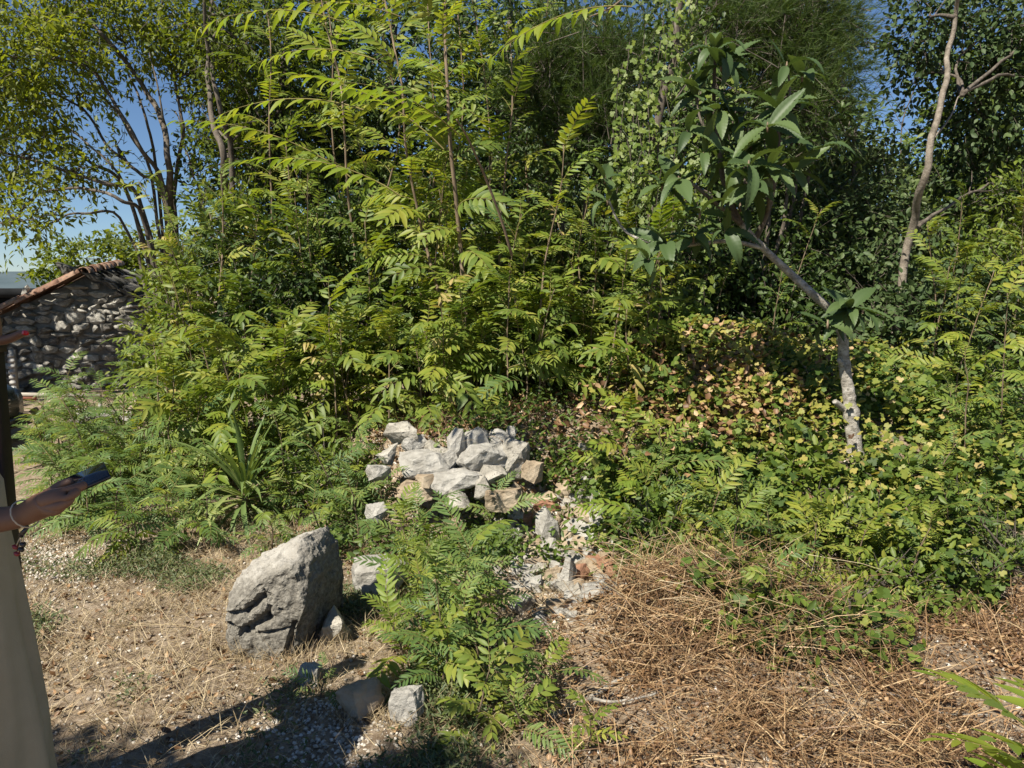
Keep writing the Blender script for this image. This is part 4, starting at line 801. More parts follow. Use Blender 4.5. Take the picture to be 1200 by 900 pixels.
# vine hung trunk
def vines():
    base = at(770, 440, 6.6); base.z = gz(base.x, base.y) - .05
    pts = [base] + [at(u, v, 6.6) for u, v in [(772, 350), (764, 250), (770, 150), (790, 60), (800, -40)]]
    t = thing('vine_hung_trunk', base, 'leaning trunk hung with bright climbing vine left of the loquat', 'tree'); B = np.array(base)
    c, ra = curve(pts, [.05, .045, .04, .035, .03, .025], 6, .03)
    obj('trunk', mesh_from('trunk', np.array(tube(c, ra, 8)[0]) - B, tube(c, ra, 8)[1], M['bark'], True), t)
    s = Soup(); P, D, N_ = [], [], []
    for k in range(95):
        q = c[R.randrange(6, len(c))]; a = U(0, 6.28); ro = U(.05, .45)
        p0 = q + Vector((math.cos(a) * ro, -abs(math.sin(a)) * ro, U(-.1, .2))); ln = U(.3, 1.0)
        p1 = p0 + Vector((U(-.1, .1), U(-.1, .05), -ln * .5)); p2 = p1 + Vector((U(-.1, .1), U(-.05, .05), -ln * .5))
        s.add(*tube([p0, p1, p2], [.004, .003, .002], 3, False))
        for j in range(int(ln * 26)):
            f = U(0, 1); b = p0.lerp(p1, f * 2) if f < .5 else p1.lerp(p2, f * 2 - 1)
            P.append(b + Vector((U(-.04, .04), U(-.05, .02), U(-.03, .03)))); D.append((U(-1, 1), U(-.7, .2), U(-1.2, -.1))); N_.append((U(-.6, .3), -1 + U(-.4, .4), U(.2, 1)))
    V, F = leaves(T_IVY, P, D, N_, NR.uniform(.03, .068, len(P)), NR.uniform(.024, .055, len(P)))
    o = obj('vine_stems', s.mesh('vine_stems', M['bark']), t, -base); o["kind"] = 'stuff'
    o = obj('vine_leaves', mesh_from('vine_leaves', V - B, F, M['bush']), t); o["kind"] = 'stuff'
vines()

# ------------------------------------------------------------------ loquat
def loquat():
    b = hit(1000, 533); Y = b.y; t = thing('loquat_tree', b, 'loquat tree with large ribbed leaves and a pale knotty trunk', 'tree'); B = np.array(b)
    def A(u, v, dy=0): return at(u, v, Y + dy)
    def limb(px, r, name='branch', bark='pale_bark', sides=8, knots=()):
        c, ra = curve([A(*p) for p in px], r, 12, .014, len(px))
        for k, g in knots:
            for i in range(len(ra)): ra[i] *= 1 + g * math.exp(-((i - k * len(ra)) / 1.8) ** 2)
        V, F = tube(c, ra, sides)
        V = [tuple(Vector(p) + noise.noise_vector(Vector(p) * 22) * ra[0] * .10 + noise.noise_vector(Vector(p) * 60) * ra[0] * .05) for p in V]
        obj(name, mesh_from(name, np.array(V) - B, F, M[bark], True), t)
    base = A(1001, 540); 
    limb([(1002, 560, 0), (1000, 522, 0), (996, 478, 0), (992, 440, 0), (988, 398, 0), (984, 378, .02)], [.085, .050, .043, .038, .033, .028], 'trunk', 'pale_bark', 14, knots=((.36, .3), (.12, .2), (.9, .25)))
    limb([(986, 392, 0), (972, 366, .02), (948, 342, -.03), (922, 318, -.01), (893, 288, -.05), (868, 262, -.1)], [.031, .030, .028, .026, .023, .019])
    limb([(988, 478, 0), (978, 470, -.05)], [.026, .018], 'stub')
    limb([(989, 430, 0), (983, 421, -.03)], [.02, .014], 'stub')
    limb([(895, 290, -.05), (860, 284, -.1), (825, 285, -.15), (780, 288, -.2), (735, 272, -.1), (712, 232, -.1)], [.016, .014, .013, .011, .009, .007])
    DB = 'bark'
    limb([(868, 262, -.1), (852, 220, -.15), (842, 170, -.2), (838, 110, -.2), (838, 62, -.25)], [.024, .02, .016, .012, .008], bark=DB)
    limb([(885, 280, -.05), (905, 235, -.2), (912, 180, -.3), (910, 130, -.35)], [.02, .016, .012, .008], bark=DB)
    limb([(868, 262, -.1), (835, 235, -.3), (812, 218, -.35), (795, 210, -.4)], [.016, .012, .01, .007], bark=DB)
    limb([(900, 245, -.2), (903, 215, -.4), (902, 195, -.5)], [.012, .01, .007], bark=DB)
    limb([(912, 160, -.3), (925, 120, -.2), (922, 75, -.2)], [.01, .008, .005], bark=DB)
    limb([(842, 170, -.2), (820, 140, -.25), (815, 105, -.2)], [.01, .008, .006], bark=DB)
    limb([(984, 385, 0), (990, 372, -.1), (996, 362, -.15)], [.02, .014, .01], bark=DB)
    for k in range(12):
        u0 = U(790, 915); v0 = U(90, 250)
        limb([(u0, v0, .05), (u0 + U(-20, 25), v0 - U(10, 40), .1), (u0 + U(-50, 50), v0 - U(30, 80), .1)], [.006, .004, .002], 'twig', bark='bark', sides=5)
    # big ribbed leaves
    mes = []
    for k in range(5):
        S = 22; V = []; F = []; rr = random.Random(k); bend = [.1, .45, .8, 1.1, .3][k]
        x = z = 0.0; a = .25
        for i in range(S + 1):
            tt = i / S; w = .165 * (math.sin(math.pi * min(1, tt ** .8 * .97 + .03)) ** .85) + .002
            if i % 2: w *= .95
            rib = .016 * (1 if i % 2 else -1)
            V += [(x, -w, z + w * .35 + rib * .7), (x, -w * .5, z + w * .22 + rib), (x, 0, z), (x, w * .5, z + w * .22 + rib), (x, w, z + w * .35 + rib * .7)]
            x += math.cos(a) / S; z += math.sin(a) / S; a -= bend * 1.6 / S
        for i in range(S):
            for j in range(4):
                q = i * 5 + j; F += [(q, q + 5, q + 6), (q, q + 6, q + 1)]
        V2, F2 = tube([(-.1, 0, -.02), (0, 0, 0)], [.010, .008], 5); F += [tuple(i + len(V) for i in f) for f in F2]; V += V2
        mes.append(mesh_from('leaf', V, F, M['loquat'], False))
    tips = [(838, 58, -.25, 10), (912, 128, -.35, 12), (902, 196, -.5, 12), (842, 130, -.2, 9), (795, 212, -.4, 9), (825, 180, -.4, 7), (930, 200, -.2, 6), (880, 170, -.1, 6), (815, 105, -.2, 5), (922, 78, -.2, 4), (996, 362, -.15, 18), (780, 285, -.2, 6), (850, 270, -.3, 5), (860, 190, -.3, 7), (712, 235, -.1, 4), (880, 225, -.35, 6), (820, 250, -.4, 5), (970, 380, -.2, 4), (865, 145, -.1, 5)]
    tips += [(u + U(-42, 42), v + U(-35, 35), dy + U(-.2, .2), 6) for (u, v, dy, n) in tips if v < 300]
    for (u, v, dy, n) in tips:
        c = A(u, v, dy)
        obj('bud', mesh_from('bud', *tube([c - b - Vector((0, 0, .03)), c - b, c - b + Vector((0, 0, .03))], [.007, .008, .003], 6), M['young_bark'], True), t)
        az = U(0, 6.28)
        for i in range(n):
            az += 2.4 + U(-.3, .3); f = i / n; el = .6 - 1.7 * f + U(-.3, .3)
            o = obj('leaf', R.choice(mes), t, c - b + Vector((math.cos(az), math.sin(az), 0)) * .012, (.5 * math.cos(az) + U(-.4, .4), -el, az)); s_ = U(.18, .30); o.scale = (s_, s_ * U(.85, 1.1), s_)
loquat()

# ------------------------------------------------------------------ ground cover
def on_ground(n, box, dens=None):
    out = []
    while len(out) < n:
        x, y = U(box[0], box[1]), U(box[2], box[3])
        if dens is None or R.random() < dens(x, y): out.append((x, y, gz(x, y)))
    return np.array(out)
def px(x, y, z):
    q = Vector((x, y, z - CAM_H)); f = q.y * cT - q.z * sT; up = q.y * sT + q.z * cT
    return 600 + 900 * q.x / f, 450 - 900 * up / f
def flat_dirs(n, tilt=.3):
    a = NR.uniform(0, 2 * math.pi, n); return np.stack([np.cos(a), np.sin(a), NR.normal(0, tilt, n)], 1)
def bank(x, y):                                               # how much the ivy bank covers a spot
    if x < .5 + .15 * noise.noise(Vector((y * 3, 1, 0))): return 0
    f = lerp_tab(x, TF); return sm((y - f - .05) / .35)
def stuff(name, label, V, F, m): tag(obj(name, mesh_from(name, V, F, M[m])), label, None, None, 'stuff')
# ivy over the bank
P = on_ground(16500, (.4, 4.3, 3.7, 7.2), lambda x, y: bank(x, y) * (.12 + .88 * sm(noise.noise(Vector((x * 3.1, y * 3.1, 9))) * 2.2 + .55)))
hgt = np.array([.03 + .62 * max(0, noise.noise(Vector((p[0] * 3.1, p[1] * 3.1, 9))) + .12) for p in P])
lo_ = hit(1000, 533); near_ = np.hypot(P[:, 0] - lo_.x, P[:, 1] - (lo_.y - .15)); hgt *= np.clip((near_ - .1) / .4, .1, 1)
P[:, 2] += hgt * NR.random(len(P)) ** .6
stuff('ivy_ground_cover', 'green ivy covering the bank around the loquat trunk', *leaves(T_IVY, P, flat_dirs(len(P), .5), np.array([-.35, -.5, 1]) + NR.normal(0, .45, (len(P), 3)), (lambda q: NR.uniform(.025, .06, len(P)) * q)(NR.choice([.7, 1, 1, 1.35], len(P))), NR.uniform(.02, .06, len(P))), 'ivy')
def yden(x, y):
    u, v = px(x, y, gz(x, y)); return bank(x, y) * (math.exp(-((u - 880) / 110) ** 2 - ((v - 490) / 60) ** 2) + .03 + .4 * math.exp(-((u - 1120) / 90) ** 2 - ((v - 590) / 70) ** 2))
P = on_ground(3600, (.4, 3.8, 3.7, 7.2), yden); P[:, 2] += NR.uniform(.06, .36, len(P))
stuff('yellow_leaves', 'yellowing ivy leaves on the bank left of the loquat trunk', *leaves(T_IVY, P, flat_dirs(len(P), .5), np.array([-.35, -.6, 1]) + NR.normal(0, .45, (len(P), 3)), NR.uniform(.028, .06, len(P)), NR.uniform(.022, .05, len(P))), 'yellow')
def bden(x, y):
    u, v = px(x, y, gz(x, y)); return math.exp(-((u - 840) / 90) ** 2 - ((v - 500) / 55) ** 2) + .3 * math.exp(-((u - 650) / 90) ** 2 - ((v - 530) / 40) ** 2) + .2 * math.exp(-((u - 520) / 60) ** 2 - ((v - 490) / 20) ** 2)
P = on_ground(2000, (-.9, 3.0, 3.9, 7.4), bden); P[:, 2] += NR.uniform(.04, .34, len(P)) * np.where(P[:, 0] > .45, 1, .3)
stuff('brown_leaves', 'dry brown leaves lying on the bank', *leaves(T_CRISP, P, flat_dirs(len(P), .6), np.array([-.2, -.4, 1]) + NR.normal(0, .5, (len(P), 3)), NR.uniform(.04, .085, len(P)), NR.uniform(.03, .06, len(P))), 'brown')
# low weeds between stones and on the middle bank
P = on_ground(5200, (-1.2, .7, 4.2, 6.4), lambda x, y: (.15 + .6 * (noise.noise(Vector((x * 2, y * 2, 3))) > .05)) * (.3 if y > 5.1 else 1)); P[:, 2] += NR.uniform(.0, .18, len(P))
P2 = on_ground(1500, (-1.1, .6, 4.3, 6.2)); P2[:, 2] += .012
stuff('bank_litter', 'dead leaves between the stones of the bank', *leaves(T_CRISP, P2, flat_dirs(len(P2), .4), np.array([0, -.3, 1]) + NR.normal(0, .5, (len(P2), 3)), NR.uniform(.015, .06, len(P2)), NR.uniform(.01, .04, len(P2))), 'brown')
stuff('bank_weeds', 'small green weeds on the bank around the rock stack', *leaves(T_OVAL, P, flat_dirs(len(P), .7), np.array([-.2, -.5, 1]) + NR.normal(0, .5, (len(P), 3)), NR.uniform(.03, .06, len(P)), NR.uniform(.014, .026, len(P))), 'bush')
P = on_ground(2400, (-.9, .9, 5.0, 6.5)); d = flat_dirs(len(P), .5); d[:, 2] += NR.random(len(P)) ** 2
stuff('dry_bank_grass', 'dry grass and roots on the bank behind the rock stack', *leaves(T_STALK, P, d, np.array([0, -.3, 1]) + NR.normal(0, .4, (len(P), 3)), NR.uniform(.06, .28, len(P)), NR.uniform(.0015, .004, len(P))), 'rust_straw')
# brown brush and litter on the right
def rden(x, y):
    if y > lerp_tab(x, TF) + .35: return 0
    u, v = px(x, y, gz(x, y)); k = sm((u - lerp_tab(v, [(620, 760), (690, 720), (730, 625), (900, 600)])) / 60)
    if k == 0: return 0
    return k * (.15 + .85 * sm(noise.noise(Vector((x * 2.4, y * 2.4, 6))) * 1.4 + .45))
P = on_ground(27000, (0, 3.4, 2.1, 4.5), rden)
heap = np.array([math.exp(-((p[0] - 1.0) / .6) ** 2 - ((p[1] - 3.5) / .5) ** 2) for p in P]); P[:, 2] += NR.uniform(0, .03, len(P)) + heap * NR.uniform(0, .2, len(P))
stuff('dry_leaf_litter', 'rust brown dead leaves on the heap of cut brush', *leaves(T_CRISP, P, flat_dirs(len(P), .5), np.array([-.1, -.3, 1]) + NR.normal(0, .6, (len(P), 3)), NR.uniform(.006, .045, len(P)) * NR.choice([.5, .7, 1.0], len(P)), NR.uniform(.004, .022, len(P))), 'brown')
P = on_ground(8500, (0, 3.4, 2.1, 4.5), lambda x, y: rden(x, y) * (.25 + .75 * math.exp(-((x - .9) / .7) ** 2)))
heap = np.array([math.exp(-((p[0] - 1.0) / .6) ** 2 - ((p[1] - 3.5) / .5) ** 2) for p in P]); P[:, 2] += NR.uniform(0, .03, len(P)) + heap * NR.uniform(0, .22, len(P))
stuff('dry_brush', 'tangle of dry brown stalks at the right front', *leaves(T_STALK, P, flat_dirs(len(P), .35), np.array([0, -.3, 1]) + NR.normal(0, .4, (len(P), 3)), NR.uniform(.05, .4, len(P)), NR.uniform(.0012, .0045, len(P))), 'rust_straw')
# long pale straw draped over the heap
P = on_ground(260, (.05, 1.3, 2.9, 4.2), lambda x, y: math.exp(-((x - .8) / .4) ** 2 - ((y - 3.5) / .4) ** 2)); P[:, 2] += NR.uniform(.02, .3, len(P))
d = np.array([.75, -.55, -.2]) + NR.normal(0, .45, (len(P), 3))
stuff('long_straw', 'long pale straw draped over the brush beside the rubble', *leaves(T_BLADE, P, d, np.array([0, -.3, 1]) + NR.normal(0, .4, (len(P), 3)), NR.uniform(.15, .45, len(P)), NR.uniform(.0015, .003, len(P))), 'straw')
# dry grass on the left
def lden(x, y):
    if x > .25 or y > lerp_tab(x, TF) + .2: return 0
    k = .25 + .75 * sm(noise.noise(Vector((x * 2.3, y * 2.3, 1))) + .55)
    u, v = px(x, y, gz(x, y))
    k *= 1 - .85 * math.exp(-((u - 55) / 60) ** 2 - ((v - 665) / 30) ** 2); k *= 1 - .8 * math.exp(-((u - 390) / 80) ** 2 - ((v - 870) / 40) ** 2)
    return k
P = on_ground(26000, (-3.6, .3, 2.1, 5.6), lden)
d = flat_dirs(len(P), .35); d[:, 2] = np.abs(d[:, 2]) + NR.random(len(P)) ** 3 * 1.2
P3 = on_ground(2600, (-3.4, .3, 2.1, 5.6), lden); P3[:, 2] += .01
stuff('fallen_leaves', 'small brown fallen leaves in the dry grass', *leaves(T_CRISP, P3, flat_dirs(len(P3), .4), np.array([0, -.3, 1]) + NR.normal(0, .5, (len(P3), 3)), NR.uniform(.012, .045, len(P3)), NR.uniform(.008, .03, len(P3))), 'brown')
stuff('dry_grass', 'flattened dry straw grass on the left ground', *leaves(T_BLADE, P, d, np.array([0, -.3, 1]) + NR.normal(0, .4, (len(P), 3)), NR.uniform(.04, .17, len(P)), NR.uniform(.0015, .0035, len(P))), 'straw')
P = on_ground(24000, (-3.4, .2, 2.1, 5.4), lambda x, y: lden(x, y) * sm(noise.noise(Vector((x * 2.0, y * 2.0, 11))) * 2.2))
d = flat_dirs(len(P), .3); d[:, 2] += NR.uniform(.1, 1.1, len(P)); P[:, 2] += NR.uniform(0, .07, len(P))
stuff('low_weeds', 'low grey green weeds in the dry grass', *leaves(T_DIAMOND, P, d, np.array([-.2, -.4, 1]) + NR.normal(0, .5, (len(P), 3)), NR.uniform(.015, .04, len(P)), NR.uniform(.005, .012, len(P))), 'weed')
P = []
for (u0, u1, v) in [(262, 410, 772), (395, 500, 850), (400, 480, 712), (345, 380, 812)]:
    for k in range(260):
        q = hit(U(u0 - 12, u1 + 8), v + U(-14, 6)); P.append((q.x, q.y, gz(q.x, q.y)))
P = np.array(P); d = flat_dirs(len(P), .3); d[:, 2] += NR.uniform(.3, 1.8, len(P))
stuff('grass_tufts', 'dry grass standing round the foot of the boulder and front stones', *leaves(T_BLADE, P, d, np.array([0, -.6, .6]) + NR.normal(0, .4, (len(P), 3)), NR.uniform(.03, .12, len(P)), NR.uniform(.0012, .003, len(P))), 'straw')
# gravel
OCT = (np.array([(.5, 0, 0), (-.5, 0, 0), (0, .5, 0), (0, -.5, 0), (0, 0, .35), (0, 0, -.35)]), np.array([(0, 2, 4), (2, 1, 4), (1, 3, 4), (3, 0, 4), (2, 0, 5), (1, 2, 5), (3, 1, 5), (0, 3, 5)]))
def gden(x, y):
    u, v = px(x, y, gz(x, y))
    return math.exp(-((u - 55) / 55) ** 2 - ((v - 660) / 30) ** 2) + math.exp(-((u - 390) / 75) ** 2 - ((v - 870) / 45) ** 2) + .6 * math.exp(-((u - 640) / 50) ** 2 - ((v - 650) / 60) ** 2) + .05 + .5 * math.exp(-((u - 520) / 110) ** 2 - ((v - 560) / 70) ** 2) + .25 * math.exp(-((u - 1080) / 90) ** 2 - ((v - 690) / 30) ** 2)
P = on_ground(13000, (-3.4, 2.8, 2.1, 5.8), gden)
k = NR.uniform(.006, .026, len(P)); P[:, 2] += k * .1
stuff('gravel', 'pale broken limestone gravel', *leaves(OCT, P, flat_dirs(len(P), .3), np.array([0, 0, 1]) + NR.normal(0, .3, (len(P), 3)), k, k * NR.uniform(.6, 1.1, len(P))), 'pebble')
# fallen branches and stalks that can be told apart
def stick(pxs, r, label, m='pale_bark', name='fallen_branch', lift=.02, forks=()):
    w = [hit(u, v, lift) for u, v in pxs]; b = w[0].copy(); t = thing(name, b, label, 'branch')
    c, ra = curve([p - b for p in w], list(np.linspace(r, r * .45, len(w))), 6, .012, len(label))
    obj('stem', mesh_from('stem', *tube(c, ra, 7), M[m], True), t)
    for f in forks:
        w2 = [hit(u, v, lift + .02) - b for u, v in f]; c2, r2 = curve(w2, list(np.linspace(r * .5, r * .25, len(w2))), 5, .01)
        obj('fork', mesh_from('fork', *tube(c2, r2, 6), M[m], True), t)
stick([(640, 842), (690, 818), (722, 800), (750, 788)], .016, 'thick grey fallen branch in the brush below the rubble', forks=[[(690, 818), (720, 822), (770, 812)]])
stick([(700, 870), (730, 845), (760, 820)], .007, 'thin grey stick in front of the thick fallen branch', 'young_bark')
stick([(1038, 812), (1070, 820), (1105, 838), (1160, 838)], .007, 'pale bent root lying on the bare earth at the right')
stick([(905, 812), (970, 806), (1040, 800), (1110, 806)], .007, 'long brown stalk lying across the right ground', 'young_bark')
stick([(875, 822), (930, 860), (1000, 895)], .005, 'straight thin stalk slanting over the leaf litter', 'straw')
stick([(790, 830), (850, 880), (890, 905)], .005, 'thin brown stalk at the front right of the brush', 'young_bark')
stick([(190, 790), (260, 768), (330, 742)], .003, 'long pale straw stalk below the boulder on the left', 'straw')
stick([(150, 735), (210, 733), (255, 745)], .003, 'curved pale straw stalk left of the boulder', 'straw')
stick([(1095, 785), (1150, 780), (1215, 765)], .010, 'dark dry stick at the right margin', 'young_bark')

# ------------------------------------------------------------------ hut
def hut():
    Yh = 12.0; rot = math.radians(16)
    o = at(98, 465, Yh); base = Vector((o.x, Yh, -.15)); t = thing('stone_hut', base, 'old dry stone hut with tiled roof at the left', 'hut', rz=rot)
    W2L, W2R, ZL, ZA, ZR, D = 1.36, 1.22, 1.22, 1.95, 1.42, 3.2; xa = .12
    out = [(-W2L, -.1), (W2R, -.1), (W2R, ZR), (xa, ZA), (-W2L, ZL)]
    V = [(x, .06, z) for x, z in out] + [(x, D, z + .2) for x, z in out]; F = [(0, 1, 2), (0, 2, 3), (0, 3, 4), (5, 7, 6), (5, 8, 7), (5, 9, 8)]
    for i in range(5):
        j = (i + 1) % 5; F += [(i, i + 5, j + 5), (i, j + 5, j)]
    obj('wall_core', mesh_from('wall_core', V, F, M['mortar']), t)
    def roofz(x): return ZL + (ZA - ZL) * (x + W2L) / (xa + W2L) if x < xa else ZA + (ZR - ZA) * (x - xa) / (W2R - xa)
    mes = [rock_mesh('stone', (1, 1, 1), 300 + k, M['hutstone'], pts=16, cuts=1, rough=.08) for k in range(14)]
    z = -.05
    while z < ZA:
        h = U(.07, .15); x = -W2L - U(0, .1)
        while x < W2R:
            w = U(.10, .32); top = min(roofz(x + .03), roofz(min(W2R, x + w) - .03)) + .02
            hh = min(h, top - z)
            if R.random() < .12 and z + hh * 2 < top: hh *= 1.7
            if hh > .045: obj('stone', R.choice(mes), t, (x + w / 2, .05, z + hh / 2 + U(-.025, .025)), (U(-.2, .2), U(-.2, .2), U(-.15, .15)), (w * U(1.0, 1.2), U(.14, .3), hh * U(1.0, 1.3)))
            x += w + .006
        z += h + .006
    # roof: rounded tiles up the left verge, dark slabs on the right slope, ridge tiles running back
    tl = []
    S = 6; V = []; F = []
    for i in range(2):
        for k in range(S + 1):
            a = math.pi * k / S
            for rr in (.085 - .012 * i, .070 - .012 * i): V.append((.40 * i, math.cos(a) * rr, math.sin(a) * rr))
    n2 = (S + 1) * 2
    for k in range(S):
        a = 2 * k; F += [(a, a + 2, a + n2), (a + 2, a + n2 + 2, a + n2), (a + 1, a + n2 + 1, a + 3), (a + 3, a + n2 + 1, a + n2 + 3), (a, a + 1, a + 3), (a, a + 3, a + 2), (a + n2, a + n2 + 2, a + n2 + 3), (a + n2, a + n2 + 3, a + n2 + 1)]
    tile = mesh_from('roof_tile', V, F, M['terracotta'], False)
    sl = math.atan2(ZA - ZL, xa + W2L); ll = math.hypot(ZA - ZL, xa + W2L + .3)
    for r_ in range(7):
        y = -.12 + r_ * .19
        for k in range(6):
            f = k * .31 - .3; obj('roof_tile', tile, t, (-W2L + f * math.cos(sl), y, ZL + f * math.sin(sl) + .05 + y * .07 + U(-.01, .01)), (0, -sl - .05, U(-.05, .05)))
    for k in range(8): obj('roof_tile', tile, t, (xa + U(-.02, .02), .0 + k * .34, ZA + .06 + k * .028), (0, -.05, math.pi / 2 + U(-.05, .05)), (1, 1.15, 1.1))
    slab = [rock_mesh('roof_slab', (1, 1, 1), 330 + k, M['slate'], pts=14, cuts=1, rough=.05) for k in range(4)]
    sr = math.atan2(ZA - ZR, W2R - xa)
    for r_ in range(7):
        for k in range(5):
            f = .12 + k * .27; obj('roof_slab', R.choice(slab), t, (xa + f * math.cos(sr), -.05 + r_ * .36, ZA - f * math.sin(sr) + .04 + r_ * .025), (U(-.05, .05), sr + U(-.1, .05), U(-.2, .2)), (.36, .42, U(.07, .12)))
    m = rock_mesh('ridge_stone', (.36, .3, .26), 350, M['slate'], pts=14, cuts=2); r = obj('ridge_stone', m, None, t.matrix_basis @ Vector((xa - .22, .0, ZA + .12))); tag(r, 'dark round stone lying on the peak of the hut roof', 'stone')
    m = rock_mesh('roof_stone', (.14, .14, .18), 351, M['rock'], pts=12, cuts=1); r = obj('roof_stone', m, None, t.matrix_basis @ Vector((-.72, .1, 1.75))); tag(r, 'small pale stone holding down the hut roof tiles', 'stone')
hut()
def box(x0, x1, y0, y1, z0, z1):
    V = [(x, y, z) for z in (z0, z1) for y in (y0, y1) for x in (x0, x1)]
    F = [(0, 2, 3), (0, 3, 1), (4, 5, 7), (4, 7, 6), (0, 1, 5), (0, 5, 4), (2, 6, 7), (2, 7, 3), (0, 4, 6), (0, 6, 2), (1, 3, 7), (1, 7, 5)]
    return V, F
M['shed'] = noise_mat('dark_shed_board', [(.3, (.010, .011, .012)), (.7, (.022, .023, .025))], scale=3, bump=.2, rough=.95, spec=.1)
def shed():
    c = at(40, 340, 17); t = thing('dark_shed', (c.x, 17, 0), 'dark flat roofed shed standing behind the stone hut', 'shed')
    zt = c.z
    obj('wall', mesh_from('wall', *box(-5, 1.9, 0, 3, -.1, zt - .16), M['shed']), t)
    obj('roof', mesh_from('roof', *box(-5.2, 2.1, -.25, 3.2, zt - .16, zt + .04), M['shed']), t)
shed()
M['rail'] = noise_mat('weathered_rail', [(.3, (.22, .19, .15)), (.7, (.45, .42, .37))], scale=12, stretch=(.3, 3, 3), bump=.3)
M['redrail'] = noise_mat('red_rail_paint', [(.3, (.20, .07, .045)), (.7, (.34, .14, .09))], scale=12, bump=.3)
M['greypost'] = noise_mat('grey_paint', [(.3, (.26, .25, .24)), (.7, (.42, .41, .39))], scale=9, bump=.2)
def rail():
    a = at(-60, 461, 9.6); b = at(118, 464, 9.6); t = thing('low_rail', Vector((a.x, a.y, gz(a.x, a.y))), 'low horizontal rail running in front of the hut', 'rail')
    o = Vector(t.location)
    obj('rail', mesh_from('rail', *tube([a - o, b - o], [.028, .028], 8), M['rail']), t)
    a2 = at(-60, 466, 9.58); b2 = at(42, 467, 9.58)
    obj('lower_rail', mesh_from('lower_rail', *tube([a2 - o, b2 - o], [.022, .022], 8), M['redrail']), t)
    for f in (.02, .98):
        p = a.lerp(b, f) - o; obj('post', mesh_from('post', *tube([(p.x, p.y + .05, -.05), (p.x, p.y + .05, p.z + .02)], [.025, .025], 8), M['greypost']), t)
    c = at(14, 410, 10.6); d = at(14, 458, 10.6); x = c.x
    t2 = thing('slatted_post', (x, 10.6, gz(x, 10.6)), 'thin pale slatted post against the hut corner', 'post')
    zb = gz(x, 10.6)
    obj('post', mesh_from('post', *box(-.035, .035, -.03, .03, -.05, c.z - zb), M['greypost']), t2)
    for k in range(9):
        z = c.z - zb - .08 - k * .075; obj('slat', mesh_from('slat', *box(-.045, .045, -.042, -.028, z - .022, z + .022), M['greypost']), t2)
rail()
